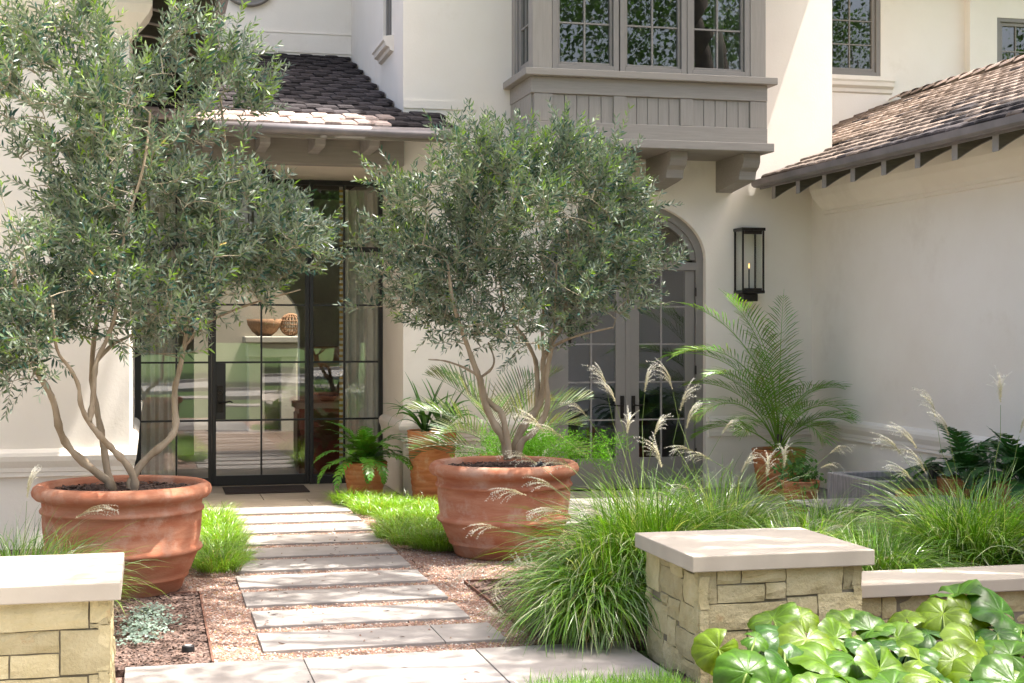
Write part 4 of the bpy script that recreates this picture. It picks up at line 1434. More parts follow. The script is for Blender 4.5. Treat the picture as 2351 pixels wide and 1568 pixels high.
stR = [stem7([(895, 1400), (880, 1330), (860, 1260), (790, 1150), (735, 1020), (705, 880), (665, 770), (620, 640), (570, 500), (520, 330), (490, 100)], YRP - .05, -.25, .045, .012),
       stem7([(905, 1400), (880, 1230), (850, 1100), (800, 1050), (745, 1000), (720, 920), (705, 850)], YRP - .12, .05, .032, .026),
       stem7([(935, 1400), (950, 1290), (1000, 1180), (1080, 1080), (1120, 980), (1135, 860), (1130, 740), (1175, 640), (1260, 490), (1290, 300), (1300, 100), (1290, -150)], YRP + .02, .2, .044, .012),
       stem7([(960, 1400), (985, 1290), (1060, 1230), (1140, 1110), (1160, 1000), (1150, 880), (1165, 760), (1190, 650)], YRP - .05, -.12, .034, .02),
       stem7([(1085, 1060), (1092, 930), (1085, 800), (1070, 720), (1010, 600), (950, 520), (880, 430), (850, 300), (840, 100)], YRP + .1, .3, .026, .010),
       stem7([(710, 855), (600, 790), (470, 745), (360, 735)], YRP - .15, -.3, .014, .005),
       stem7([(710, 855), (780, 800), (800, 730), (760, 620)], YRP - .15, .25, .014, .006),
       stem7([(1190, 650), (1290, 600), (1420, 560), (1600, 520)], YRP - .1, -.2, .016, .006),
       stem7([(1130, 740), (1125, 500), (1140, 200), (1100, 0)], YRP + .1, .2, .016, .008),
       stem7([(1150, 700), (1200, 560), (1210, 350), (1220, 100)], YRP + .05, -.2, .014, .007)]
elR = [E(1190, 500, YRP, 270, 180, .85), E(990, 570, YRP, 130, 160, .6), E(1410, 600, YRP, 125, 155, .6), E(1090, 385, YRP, 100, 80, .5, .9), E(1330, 420, YRP, 130, 85, .55), E(1190, 650, YRP, 270, 120, .8),
       E(1470, 640, YRP, 75, 90, .4), E(900, 590, YRP, 60, 80, .4, .8), E(1190, 725, YRP, 260, 75, .7, .8)]
olive('rounded multi-stemmed olive tree in the terracotta pot right of the path', stR, elR, 1180, 180, .072, 8, RP + Vector((0, 0, .63)), new_growth=.10)

# ================================================================ GRASSES
def blade_arrays(base, L, th0, droop, az, w, col, segs=7, power=1.5, tipcol=None):
    n = len(base)
    s = np.linspace(0, 1, segs + 1)
    th = th0[:, None] - droop[:, None] * s[None] ** power
    ds = (L / segs)[:, None]
    dr = np.cos(th) * ds
    dz = np.sin(th) * ds
    r = np.concatenate([np.zeros((n, 1)), np.cumsum(dr[:, :-1], 1)], 1)
    z = np.concatenate([np.zeros((n, 1)), np.cumsum(dz[:, :-1], 1)], 1)
    tw = rng.normal(0, .25, n)[:, None] * s[None]
    azz = az[:, None] + tw
    ctr = np.stack([base[:, 0:1] + r * np.cos(azz), base[:, 1:2] + r * np.sin(azz), np.maximum(base[:, 2:3] + z, .004)], 2)
    roll = rng.uniform(-.9, .9, n)[:, None] * (1 - .3 * s[None])
    side = np.stack([-np.sin(azz) * np.cos(roll), np.cos(azz) * np.cos(roll), np.sin(roll)], 2)
    ww = (w[:, None] * np.clip(1.15 * (1 - s[None]) ** .55, .06, 1) * np.clip(.5 + 2 * s[None], 0, 1))[:, :, None]
    V = np.stack([ctr - side * ww, ctr + side * ww], 2)            # n, segs+1, 2, 3
    idx = np.arange(n * (segs + 1) * 2).reshape(n, segs + 1, 2)
    Fc = np.stack([idx[:, :-1, 0], idx[:, :-1, 1], idx[:, 1:, 1], idx[:, 1:, 0]], -1).reshape(-1, 4)
    C = np.repeat(np.repeat(col[:, None, None, :], segs + 1, 1), 2, 2)
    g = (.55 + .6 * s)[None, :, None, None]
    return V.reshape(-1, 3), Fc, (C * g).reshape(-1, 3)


def merge(*parts):
    off, Vs, Fs, Cs = 0, [], [], []
    for V, Fc, C in parts:
        Vs.append(V)
        Fs.append(Fc + off)
        Cs.append(C)
        off += len(V)
    return np.concatenate(Vs), np.concatenate(Fs), np.concatenate(Cs)


# plumes: three shapes shared by all stalks
def plume_mesh(seed):
    g = random.Random(seed)
    V, Fc, C = [], [], []
    for k in range(11):
        z0 = .02 + .10 * k / 11
        L = g.uniform(.13, .21)
        a0 = g.gauss(0, .55)
        th = R(82) - abs(g.gauss(0, .12))
        bend = g.uniform(.5, 1.5)
        p = Vector((0, 0, z0))
        prev = None
        n = 11
        tint = g.uniform(.85, 1.1)
        for i in range(n + 1):
            f = i / n
            e = th - bend * f ** 1.3
            d_ = Vector((math.cos(e) * math.cos(a0), math.cos(e) * math.sin(a0), math.sin(e)))
            sd = Vector((-math.sin(a0), math.cos(a0), 0))
            w = .0021 * (1 - f * .6)
            b0 = len(V)
            V += [p - sd * w, p + sd * w]
            c = Vector((.50, .45, .28)).lerp(Vector((.70, .68, .60)), f) * tint
            C += [tuple(c)] * 2
            if prev is not None:
                Fc.append((prev, prev + 1, b0 + 1, b0))
            prev = b0
            # silky hairs
            for _ in range(5):
                hd = (sd * g.uniform(-1, 1) + d_ * g.uniform(.3, 1.1) + Vector((0, 0, g.uniform(-.6, .6)))).normalized()
                l = g.uniform(.008, .017)
                q = d_ * .0016
                b1 = len(V)
                V += [p - q, p + q, p + hd * l + q, p + hd * l - q * .2]
                C += [tuple(c * 1.1)] * 4
                Fc.append((b1, b1 + 1, b1 + 2, b1 + 3))
            p = p + d_ * L / n
    me = bpy.data.meshes.new('plume')
    me.from_pydata([tuple(v) for v in V], [], Fc)
    ca = me.color_attributes.new("Col", 'FLOAT_COLOR', 'POINT')
    ca.data.foreach_set("color", np.array([(*c, 1) for c in C], dtype=np.float32).ravel())
    me.materials.append(M['plume'])
    return me


PLUMES = [plume_mesh(i) for i in range(5)]


def grass_clump(label, c, n, L, spread, az=None, az_sd=9, th=(62, 88), droop=(60, 130), w=.0042, plumes=(), tone=1.0, radius=.16, pw=1.5):
    t = thing('ornamental_grass', label, 'grass', (c[0], c[1], 0), group='plumed ornamental grasses')
    a = rng.uniform(0, 2 * math.pi, n)
    r_ = radius * np.sqrt(rng.uniform(0, 1, n))
    base = np.stack([c[0] + r_ * np.cos(a), c[1] + r_ * np.sin(a), np.zeros(n)], 1)
    azz = (a + rng.normal(0, .7, n)) if az is None else az + rng.normal(0, az_sd, n)
    LL = L * rng.uniform(.55, 1.15, n)
    v = rng.uniform(.6, 1.35, n)[:, None] * tone
    pick = rng.uniform(0, 1, n)[:, None]
    col = np.where(pick < .5, np.array([[.088, .20, .016]]), np.where(pick < .80, np.array([[.17, .30, .03]]), np.array([[.36, .39, .24]]))) * v
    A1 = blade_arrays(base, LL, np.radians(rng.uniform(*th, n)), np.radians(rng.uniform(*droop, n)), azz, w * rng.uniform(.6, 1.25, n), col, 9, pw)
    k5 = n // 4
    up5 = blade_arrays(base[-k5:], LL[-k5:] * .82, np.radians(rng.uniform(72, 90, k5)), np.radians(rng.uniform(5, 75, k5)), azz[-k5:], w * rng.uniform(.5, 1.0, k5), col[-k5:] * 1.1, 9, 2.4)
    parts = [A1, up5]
    # dry blades low in the clump
    m = n // 7
    col = np.tile([.30, .22, .09], (m, 1)) * rng.uniform(.6, 1.2, (m, 1))
    parts.append(blade_arrays(base[:m], LL[:m] * .8, np.radians(rng.uniform(30, 70, m)), np.radians(rng.uniform(50, 120, m)), azz[:m], np.full(m, .003), col, 9))
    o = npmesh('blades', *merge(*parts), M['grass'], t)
    o["kind"] = "stuff"
    stalks = MB()
    for (px, py, pY, lean, az_) in plumes:
        p = atY(px, py, pY)
        b0 = Vector((c[0] + random.uniform(-.12, .12), c[1] + random.uniform(-.12, .12), .02))
        dirv = Vector((math.cos(az_) * math.sin(lean), math.sin(az_) * math.sin(lean), math.cos(lean)))
        q = p - dirv * .22
        mid = b0.lerp(q, .5) + Vector((0, 0, .18 * (q - b0).length))
        P = [(1 - f) ** 2 * b0 + 2 * f * (1 - f) * mid + f * f * q for f in [i / 9 for i in range(10)]] + [p]
        stalks.tube(P, [.0026] * 9 + [.002, .0015], 4, col=(.20, .26, .07), cap=False)
        ob = place('plume', PLUMES[random.randrange(5)], None, t, inv=True)
        d_ = (p - q).normalized()
        rot = d_.to_track_quat('Z', 'Y').to_matrix().to_4x4()
        # turn the drooping side away along the lean
        side = Vector((math.cos(az_), math.sin(az_), 0))
        xx = (side - d_ * side.dot(d_))
        xx = xx.normalized() if xx.length > .05 else Vector((1, 0, 0))
        yy = d_.cross(xx)
        rot = Matrix(((xx.x, yy.x, d_.x, 0), (xx.y, yy.y, d_.y, 0), (xx.z, yy.z, d_.z, 0), (0, 0, 0, 1)))
        sc = random.uniform(.78, 1.12)
        ob.matrix_basis = Matrix.Translation(p) @ rot @ Matrix.Diagonal((sc, sc, sc, 1))
    if plumes:
        stalks.build('stalks', M['grass'], t)
    return t


PI = math.pi
grass_clump('big cascading grass clump spilling over the walk edge, left of the right pier', (2.98, 8.85), 1900, 1.02, 1, az=PI * 1.2, az_sd=.55, th=(48, 85), droop=(85, 140), radius=.24, w=.0058, pw=1.25,
            plumes=[(1215, 1140, 9.3, 1.15, 2.9), (1155, 1215, 9.2, 1.25, 3.0), (1135, 1295, 8.9, 1.5, 3.2), (1150, 1330, 8.7, 1.6, 3.4), (1190, 1400, 8.4, 1.9, 3.7), (1240, 1070, 9.6, .9, 2.9),
                    (1255, 1000, 9.7, .6, 2.9), (1300, 1180, 8.8, 1.2, 3.3), (1390, 1190, 8.6, 1.0, 3.6), (1260, 1300, 8.5, 1.7, 3.5), (1285, 1130, 9.2, .9, 2.9)])
grass_clump('cascading grass clump against the side of the right pier', (2.60, 8.42), 1000, .78, 1, az=PI * 1.25, az_sd=.6, th=(45, 80), droop=(95, 145), radius=.14, w=.0058, pw=1.25)
grass_clump('tall airy plumed grass in front of the garden doors, left side', (3.35, 9.7), 950, .98, 1, droop=(50, 130), plumes=[
    (1415, 930, 9.9, .30, 2.6), (1350, 960, 10.0, .6, 2.9), (1480, 905, 10.0, .12, .5), (1440, 1000, 9.7, .3, 1), (1300, 1010, 9.7, .9, 2.9), (1500, 1010, 9.7, .25, .3), (1320, 1080, 9.5, 1.0, 3.0), (1395, 905, 10.1, .2, 2.5)])
grass_clump('tall airy plumed grass in front of the garden doors, right side', (3.95, 9.9), 950, .98, 1, droop=(50, 130), plumes=[
    (1560, 950, 10.2, .25, .2), (1575, 990, 10.1, .2, .5), (1600, 1040, 10.0, 1.1, 2.9), (1655, 1000, 10.2, .6, .2), (1520, 1080, 9.8, .3, 2), (1640, 1060, 10.0, 1.0, 3.0), (1545, 900, 10.3, .2, 2.8)])
grass_clump('plumed grass clump directly behind the cap of the right pier', (4.15, 9.0), 1150, .76, 1, droop=(70, 140), plumes=[(1700, 1090, 9.2, .5, .3), (1760, 1100, 9.3, .4, 1.0), (1600, 1130, 9.0, 1.1, 3.0)])
grass_clump('grass clump in front of the palm pot', (4.95, 10.3), 1000, .68, 1, droop=(60, 140), plumes=[(1900, 1045, 10.6, .95, .1), (1880, 1075, 10.5, 1.2, .1), (1800, 1080, 10.4, .3, 1)])
grass_clump('low arching grass clump between the right pier and the slatted bench', (4.75, 9.2), 1200, .68, 1, droop=(80, 150), plumes=[(1930, 1200, 9.2, 1.3, 2.9), (1985, 1180, 9.2, 1.35, 2.8), (2050, 1190, 9.1, 1.4, 2.9), (1960, 1210, 9.0, 1.4, 3.0)])
grass_clump('bright silvery grass clump by the right edge, above the low wall', (5.25, 8.75), 1900, .98, 1, droop=(60, 140), radius=.22, w=.005, tone=1.15, plumes=[
    (2150, 965, 9.2, .15, 2.6), (2180, 1010, 9.1, .2, 2.6), (2110, 1040, 9.1, .45, 2.7), (2075, 1050, 9.1, .6, 2.8), (2297, 930, 9.0, .08, 1), (2340, 1000, 8.9, .3, .3), (2130, 1095, 9.0, .4, 2.6), (2100, 1110, 8.9, .6, 2.8)])
grass_clump('grass clump at the right edge behind the low wall', (5.75, 8.35), 1500, .85, 1, droop=(60, 140), w=.005)
grass_clump('low grass clump just right of the right pier, behind the low wall', (4.35, 8.35), 1400, .75, 1, droop=(90, 150), w=.0045, plumes=[(2010, 1290, 8.3, 1.3, .2)])
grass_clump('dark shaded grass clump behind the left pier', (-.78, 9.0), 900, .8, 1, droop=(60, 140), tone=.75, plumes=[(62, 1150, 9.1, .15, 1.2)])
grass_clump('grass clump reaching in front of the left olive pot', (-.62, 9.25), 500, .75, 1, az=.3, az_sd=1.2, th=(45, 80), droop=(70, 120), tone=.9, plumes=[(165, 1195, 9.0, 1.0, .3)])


def sedge(name, label, cs, n, L, tone):
    P = []
    for (x, y) in cs:
        a = rng.uniform(0, 2 * PI, n)
        r_ = .16 * np.sqrt(rng.uniform(0, 1, n))
        base = np.stack([x + r_ * np.cos(a), y + r_ * np.sin(a), np.full(n, -.015)], 1)
        v = rng.uniform(.6, 1.4, n)[:, None] * tone
        pick = rng.uniform(0, 1, n)[:, None]
        col = np.where(pick < .75, np.array([[.17, .33, .018]]), np.where(pick < .93, np.array([[.27, .42, .05]]), np.array([[.36, .29, .12]]))) * v
        P.append(blade_arrays(base, L * rng.uniform(.6, 1.2, n), np.radians(rng.uniform(55, 88, n)), np.radians(rng.uniform(60, 150, n)), a + rng.normal(0, .6, n), .0022 * rng.uniform(.7, 1.3, n), col, 5))
    o = npmesh(name, *merge(*P), M['grass'])
    return tag(o, label, 'grass', kind='stuff')


gc = lambda L: [tuple(atZ(x, y, 0).xy) for x, y in L]
sedge('sedge_drift', 'fine bright green sedge tufts between the path and the left pot', gc([(505, 1312), (525, 1290), (490, 1280), (520, 1255), (500, 1245), (510, 1222), (495, 1215), (490, 1195), (480, 1300)]), 600, .22, .92)
sedge('sedge_drift', 'fine bright green sedge drift between the path and the right pot', gc([(830, 1163), (870, 1168), (850, 1180), (900, 1178), (940, 1175), (980, 1178), (905, 1200), (950, 1200), (1000, 1205), (925, 1225), (970, 1228), (1010, 1235), (905, 1235), (940, 1250), (985, 1258), (1015, 1262), (800, 1158), (1030, 1180)]), 600, .22, .92)
# lawn edge in the foreground
a0, a1 = atZ(1255, 1566, 0), atZ(1500, 1566, 0)
n = 5000
base = np.stack([rng.uniform(1.83, 2.62, n), rng.uniform(6.6, 7.21, n), np.full(n, -.05)], 1)
col = np.where(rng.uniform(0, 1, (n, 1)) < .7, np.array([[.12, .26, .03]]), np.array([[.2, .33, .05]])) * rng.uniform(.6, 1.3, (n, 1))
V = blade_arrays(base, rng.uniform(.07, .17, n), np.radians(rng.uniform(55, 88, n)), np.radians(rng.uniform(0, 70, n)), rng.uniform(0, 2 * PI, n), rng.uniform(.0015, .003, n), col, 4)
tag(npmesh('lawn_edge', *V, M['grass']), 'blades of lawn at the bottom edge beside the walk slabs', 'lawn', kind='stuff')

# ================================================================ PEBBLES, CHIPS
def inside_gravel(x, y):
    a = (x > .34) & (x < 2.195) & (y > 8.2) & (y < 10.43)
    b_ = (x > .2) & (x < 3.6) & (y >= 10.43) & (y < 15.3)
    return a | b_


n = 90000
x = rng.uniform(.2, 3.6, n)
y = 8.2 + (15.3 - 8.2) * rng.uniform(0, 1, n) ** 1.25
k = (y - 8.42) / .704
onslab = (x > .61) & (x < 1.97) & ((k - np.floor(k)) * .704 < .505) & (k > 0) & (k < 10)
onslab |= (x > .61) & (x < 2.04) & (y > 8.415) & (y < 8.925)
stray = onslab & (rng.uniform(0, 1, len(x)) < .006)
ok = inside_gravel(x, y) & (~onslab | stray)
zz = np.where(onslab, .001, -.02)[ok]
x, y = x[ok], y[ok]
n = len(x)
sz = rng.uniform(.005, .0105, n)
pos = np.stack([x, y, zz + rng.uniform(-.002, .006, n)], 1)
az = rng.uniform(0, 2 * PI, n)
X = np.stack([np.cos(az), np.sin(az), rng.normal(0, .2, n)], 1) * sz[:, None]
Y = np.stack([-np.sin(az), np.cos(az), rng.normal(0, .2, n)], 1) * (sz * rng.uniform(.6, 1, n))[:, None]
Z = np.tile([0, 0, 1.0], (n, 1)) * (sz * rng.uniform(.5, .9, n))[:, None]
pal = np.array([[.46, .28, .20], [.38, .19, .13], [.55, .40, .30], [.62, .54, .47], [.30, .20, .16], [.50, .31, .14], [.70, .66, .60]])
col = pal[rng.choice(7, n, p=[.26, .2, .2, .14, .1, .06, .04])] * rng.uniform(.42, .72, (n, 1))
T = [(1, 0, 0), (.3, .95, 0), (-.8, .6, 0), (-.8, -.6, 0), (.3, -.95, 0), (.05, .05, 1)]
V, Fq, C = scatter(T, [(0, 1, 5), (1, 2, 5), (2, 3, 5), (3, 4, 5), (4, 0, 5)], pos, X, Y, Z, col)
g_ = npmesh('gravel', V, Fq, C, M['pebble'])
tag(g_, 'pink and tan pea gravel between the path slabs', 'gravel', kind='stuff')
# bark chips on the beds
n = 9000
pos = np.concatenate([np.stack([rng.uniform(-.5, .32, n), rng.uniform(8.19, 10.41, n), np.full(n, -.008)], 1),
                      np.stack([rng.uniform(2.22, 3.0, 2500), rng.uniform(9.0, 10.4, 2500), np.full(2500, -.008)], 1),
                      np.stack([rng.uniform(2.7, 5.5, 7000), rng.uniform(5.4, 7.4, 7000), np.full(7000, -.008)], 1)])
tag(npmesh('bark_chips', *chip_arrays(pos, 1.15), M['chips']), 'shredded brown bark mulch on the beds', 'mulch', kind='stuff')
# fallen bits on the slabs
n = 90
pos = np.stack([rng.uniform(.2, 2.5, n), rng.uniform(7.3, 14, n), np.full(n, .003)], 1)
tag(npmesh('leaf_litter', *chip_arrays(pos, 1.0), M['chips']), 'scattered dry leaf bits on the paving', 'litter', kind='stuff')
# silver ground cover
n = 900
cs = np.array([list(atZ(*p, 0).xy) for p in ((300, 1460), (320, 1450), (345, 1448), (330, 1430), (300, 1435), (352, 1410), (330, 1412), (378, 1435), (310, 1480), (345, 1465))])
c = cs[rng.integers(0, len(cs), n)] + rng.normal(0, .05, (n, 2))
h = rng.uniform(.01, .06, n)
pos = np.stack([c[:, 0], c[:, 1], h], 1)
nn = nrm(np.stack([rng.normal(0, .4, n), rng.normal(-.2, .4, n), np.ones(n)], 1))
X = nrm(np.cross(nn, rng.normal(0, 1, (n, 3))))
Y = np.cross(nn, X)
sz = rng.uniform(.006, .012, n)[:, None]
T = [(math.cos(2 * PI * i / 6), math.sin(2 * PI * i / 6), .1 * (i % 2)) for i in range(6)]
col = np.array([[.20, .26, .21]]) * rng.uniform(.7, 1.3, (n, 1))
tag(npmesh('silver_ground_cover', *scatter(T, [(0, 1, 2, 3), (0, 3, 4, 5)], pos, X * sz, Y * sz, nn * sz, col), M['silver']), 'silvery round-leaved ground cover in the left bed', 'ground cover', kind='stuff')


# ================================================================ LEOPARD PLANTS
def leopard_mesh(i):
    g = random.Random(100 + i)
    seg, rings = 64, 6
    fold, droop, cup = g.uniform(-.25, .6), g.uniform(.1, .75), g.uniform(-.1, .3)
    lobe = g.uniform(-.1, .55)
    wav, ph, kk = g.uniform(.03, .10), g.uniform(0, 6), g.choice((3, 4, 5))
    V, Fc, C = [(0, 0, 0)], [], [(1.7, 1.6, 1.5)]
    for r_ in range(1, rings + 1):
        f = r_ / rings
        for s in range(seg + 1):
            th = R(-168) + R(336) * s / seg
            rad = 1.0 + .02 * math.sin(th * 9 + ph) * f + .05 * math.cos(2 * th) - .10 * max(0, math.cos(th - PI)) + .012 * math.sin(17 * th) * (r_ == rings)
            xx, yy = math.cos(th) * rad * f, math.sin(th) * rad * f * 1.12
            z = fold * (math.sqrt(yy * yy + .06) - .245) - droop * .8 * f * f * (.75 + .25 * math.cos(th * 2 + ph)) + cup * f * f + wav * .7 * math.sin(kk * th + ph) * f * f - .25 * max(0, f - .7) + .03 * math.sin(11 * th + ph) * f ** 4
            z += .6 * lobe * f * max(0, -math.cos(th)) ** 2 - .16 * f ** 4
            vein = (s % 8 == 4)
            z += (-.022 if vein else .012 * (1 if s % 8 == 0 else .5)) * math.sin(PI * min(f * 1.1, 1))
            V.append((xx, yy, z))
            q = 1.6 if vein and f < .85 else (1.0 + .10 * math.sin(5 * f + s * .5) + .12 * math.sin(r_ * 3.0 + (s % 8)))
            C.append((q, q, q))
    for s in range(seg):
        Fc.append((0, 1 + s, 2 + s))
    for r_ in range(rings - 1):
        for s in range(seg):
            a = 1 + r_ * (seg + 1) + s
            Fc.append((a, a + seg + 1, a + seg + 2, a + 1))
    me = bpy.data.meshes.new('leaf')
    me.from_pydata(V, [], Fc)
    tone = g.choice(((.042, .105, .004), (.066, .13, .004), (.026, .08, .007), (.09, .145, .005)))
    ca = me.color_attributes.new("Col", 'FLOAT_COLOR', 'POINT')
    ca.data.foreach_set("color", np.array([(c[0] * tone[0], c[1] * tone[1], c[2] * tone[2], 1) for c in C], dtype=np.float32).ravel())
    me.polygons.foreach_set("use_smooth", [True] * len(me.polygons))
    me.materials.append(M['glossy_leaf'])
    return me


LEO = [leopard_mesh(i) for i in range(20)]
# x, y, half size in drawing units, tilt towards the viewer (deg), turn (deg)
leaves = [(1650, 1475, 62, 62, 200), (1715, 1528, 66, 58, 120), (1775, 1405, 60, 35, 60), (1800, 1440, 62, 45, 160), (1852, 1452, 68, 50, 250), (1812, 1520, 78, 38, 300),
          (1905, 1425, 48, 20, 40), (1955, 1420, 66, 42, 90), (1920, 1450, 45, 60, 180), (2000, 1432, 58, 30, 10), (1960, 1500, 76, 40, 210), (1900, 1510, 82, 40, 150), (2020, 1520, 70, 36, 280),
          (2060, 1450, 60, 38, 330), (2085, 1485, 66, 30, 40), (2130, 1440, 64, 34, 110), (2165, 1395, 62, 30, 200), (2195, 1352, 66, 12, 300), (2080, 1405, 40, 34, 60), (2220, 1395, 50, 60, 20),
          (2300, 1392, 72, 22, 180), (2240, 1462, 84, 36, 250), (2345, 1430, 62, 32, 60), (2320, 1490, 70, 40, 140), (2150, 1545, 84, 34, 100), (2050, 1560, 90, 44, 200), (1965, 1575, 84, 42, 320),
          (2240, 1535, 66, 48, 30), (2330, 1550, 88, 46, 220), (1880, 1575, 72, 42, 60), (1775, 1565, 58, 48, 170), (2290, 1440, 52, 30, 280), (2110, 1500, 56, 40, 10), (2190, 1500, 50, 44, 90), (1735, 1450, 40, 55, 330), (1840, 1400, 50, 20, 10), (2260, 1600, 80, 40, 100), (2130, 1610, 80, 40, 10), (2000, 1620, 80, 40, 100), (2360, 1620, 80, 40, 50),
          (2030, 1470, 50, 40, 100), (2370, 1480, 60, 30, 10), (1985, 1470, 44, 30, 60)]
for i in range(60):
    leaves.append((random.uniform(1680, 2370), random.uniform(1435, 1600), random.uniform(38, 58), random.uniform(20, 55), random.uniform(0, 360), -.07))
centers = [(1700, 1560, 'leftmost leopard plant, in front of the right pier corner'), (1830, 1560, 'leopard plant before the middle of the right pier'), (1950, 1570, 'leopard plant under the right end of the pier'),
           (2070, 1560, 'leopard plant at the start of the low wall'), (2180, 1500, 'leopard plant with the topmost leaves over the low wall cap'), (2310, 1540, 'leopard plant at the right edge of the picture'), (2040, 1640, 'leopard plant at the bottom edge, nearest one')]
plants = []
for (cx, cy, lab) in centers:
    Yc = 6.75 - (cy - 1340) / 230 * .75
    p = atY(cx, cy, Yc)
    t = thing('leopard_plant', 'glossy round-leaved ' + lab, 'plant', (p.x, Yc, -.01), group='leopard plants in the front bed')
    plants.append([t, cx, cy, Vector((p.x, Yc, -.01)), MB(), 0])
for L in leaves:
    lx, ly, sz, tilt, turn = L[:5]
    dz = L[5] if len(L) > 5 else 0
    Yl = 6.88 - (ly - 1340) / 230 * .95 + random.uniform(-.04, .04)
    p = atY(lx, ly, Yl)
    p.z = max(p.z + dz - .03, .06)
    px = (atY(lx + 100, ly, Yl) - atY(lx, ly, Yl)).length / 100
    pl = min(plants, key=lambda q: (q[1] - lx) ** 2 + .35 * (q[2] - ly - 40) ** 2)
    o = place('leaf', LEO[random.randrange(20)], None, pl[0])
    s = sz * px * random.uniform(.76, .98)
    o.matrix_basis = Matrix.Translation(p) @ Matrix.Rotation(R(random.uniform(-30, 30)), 4, 'Y') @ Matrix.Rotation(R(tilt * .8 + random.uniform(-16, 16)), 4, 'X') @ Matrix.Rotation(R(turn), 4, 'Z') @ Matrix.Diagonal((s, s, s, 1))
    b0 = pl[3] + Vector((random.uniform(-.06, .06), random.uniform(-.06, .06), 0))
    mid = b0.lerp(p, .55) + Vector((0, 0, .10))
    P = [(1 - f) ** 2 * b0 + 2 * f * (1 - f) * mid + f * f * (p - Vector((0, 0, .004))) for f in [i / 6 for i in range(7)]]
    pl[4].tube(P, [.008, .0075, .007, .0065, .006, .0055, .004], 6, col=(.16, .22, .05))
for pl in plants:
    pl[4].build('stalks', M['glossy_leaf'], pl[0], smooth=True)


# ================================================================ FERNS, PALMS, STRAP LEAVES
def frond(L, th0, droop, pairs, leaf_len, leaf_w, col, sweep_=.5, vee=.25, prof=None, start=.12, seed=0, droop_leaf=.3, rach=.006, lobes=0):
    """frond in its own frame, growing towards +x from the origin; rachis plus paired leaflets"""
    g = random.Random(seed)
    mb = MB()
    P, D = [], []
    p = Vector((0, 0, 0))
    n = 24
    for i in range(n + 1):
        f = i / n
        e = th0 - droop * f ** 1.35
        P.append(p.copy())
        D.append(Vector((math.cos(e), 0, math.sin(e))))
        p = p + D[-1] * L / n
    mb.tube(P, [rach * (1 - .8 * i / n) for i in range(n + 1)], 4, col=tuple(c * 1.3 for c in col), cap=False)
    for k in range(pairs):
        f = start + (1 - start) * (k + .5) / pairs
        i = min(int(f * n), n - 1)
        q = P[i].lerp(P[i + 1], f * n - i)
        d_ = D[i]
        nrml = Vector((-d_.z, 0, d_.x))
        ll = leaf_len * (prof(f) if prof else math.sin(PI * min(1, .12 + f * .93)) ** .6) * g.uniform(.9, 1.08)
        for sg in (-1, 1):
            sd = Vector((0, sg, 0))
            dr = (sd * (1 - sweep_ * f * .6) + d_ * (sweep_ + .5 * f) + nrml * (vee + g.uniform(-.08, .08))).normalized()
            sag = Vector((0, 0, -1)) * droop_leaf * ll * g.uniform(.6, 1.3)
            a = q
            b_ = q + dr * ll * .4 + sag * .16
            c = q + dr * ll * .75 + sag * .55
            e_ = q + dr * ll + sag
            w1 = (d_ - dr * d_.dot(dr)).normalized() * leaf_w
            cc = tuple(x * g.uniform(.75, 1.25) for x in col)
            up_ = nrml * leaf_w * .35
            if lobes:
                V = [a, b_ + w1 * 1.0, b_ - w1 * .9, c + w1 * .55, c - w1 * .5, e_, q + dr * ll * .22 + w1 * 1.25, q + dr * ll * .22 - w1 * 1.0, q + dr * ll * .55 + w1 * .7 + sag * .3, q + dr * ll * .55 - w1 * .6 + sag * .3]
                mb.add(V, [(0, 6, 1, 2, 7), (1, 8, 9, 2), (8, 3, 4, 9), (3, 5, 4)], cc)
            else:
                V = [a, b_ + w1 + up_, c + w1 * .7 + up_ * .7, e_, c - w1 * .7 + up_ * .7, b_ - w1 + up_, b_, c]
                mb.add(V, [(0, 6, 1), (0, 5, 6), (6, 7, 2, 1), (6, 5, 4, 7), (7, 3, 2), (7, 4, 3)], cc)
    return mb


def put_fronds(t, c, specs, mat, nm='frond', **kw):
    for i, (az, th0, droop, L) in enumerate(specs):
        o = frond(L, R(th0), R(droop), seed=i * 7 + int(c[0] * 100), **kw).build(nm, mat, t)
        o.matrix_basis = Matrix.Translation(Vector(c)) @ Matrix.Rotation(R(az), 4, 'Z')


def rnd_specs(n, th, dr, L, seed, az0=0, az1=360):
    g = random.Random(seed)
    return [(az0 + (az1 - az0) * (i + g.uniform(-.3, .3)) / n, g.uniform(*th), g.uniform(*dr), g.uniform(*L)) for i in range(n)]


t = thing('palm', 'feathery green palm in the ribbed pot under the wall lantern', 'palm', (6.76, 15.2, .45))
pc = (6.76, 15.2, .46)
specs = [(192, 82, 118, 2.15), (170, 80, 112, 2.05), (215, 88, 75, 2.25), (185, 84, 80, 2.3), (60, 89, 40, 1.95), (-5, 84, 150, 1.55), (200, 62, 118, 1.55), (225, 50, 100, 1.3), (-25, 60, 120, 1.15), (20, 45, 95, 1.05), (160, 45, 95, 1.1), (-75, 60, 130, 1.0), (200, 88, 60, 2.1),
         (205, 74, 100, 1.7), (150, 70, 95, 1.5), (30, 72, 112, 1.5), (-60, 70, 125, 1.3), (255, 70, 120, 1.25), (130, 72, 70, 1.35), (-100, 30, 100, .75), (90, 78, 60, 1.5)]
put_fronds(t, pc, specs, M['palm'], pairs=34, leaf_len=.42, leaf_w=.0062, col=(.15, .27, .03), sweep_=.6, vee=.4, start=.25, droop_leaf=.3, rach=.009)
MB().tube([(6.76, 15.2, .40), (6.765, 15.21, .55), (6.76, 15.2, .66)], [.055, .05, .03], 10).build('stem', M['oak_bark'], t, smooth=True)
t = thing('palm', 'stiff grey-green palm against the wall left of the garden doors', 'palm', (3.62, 15.15, .45))
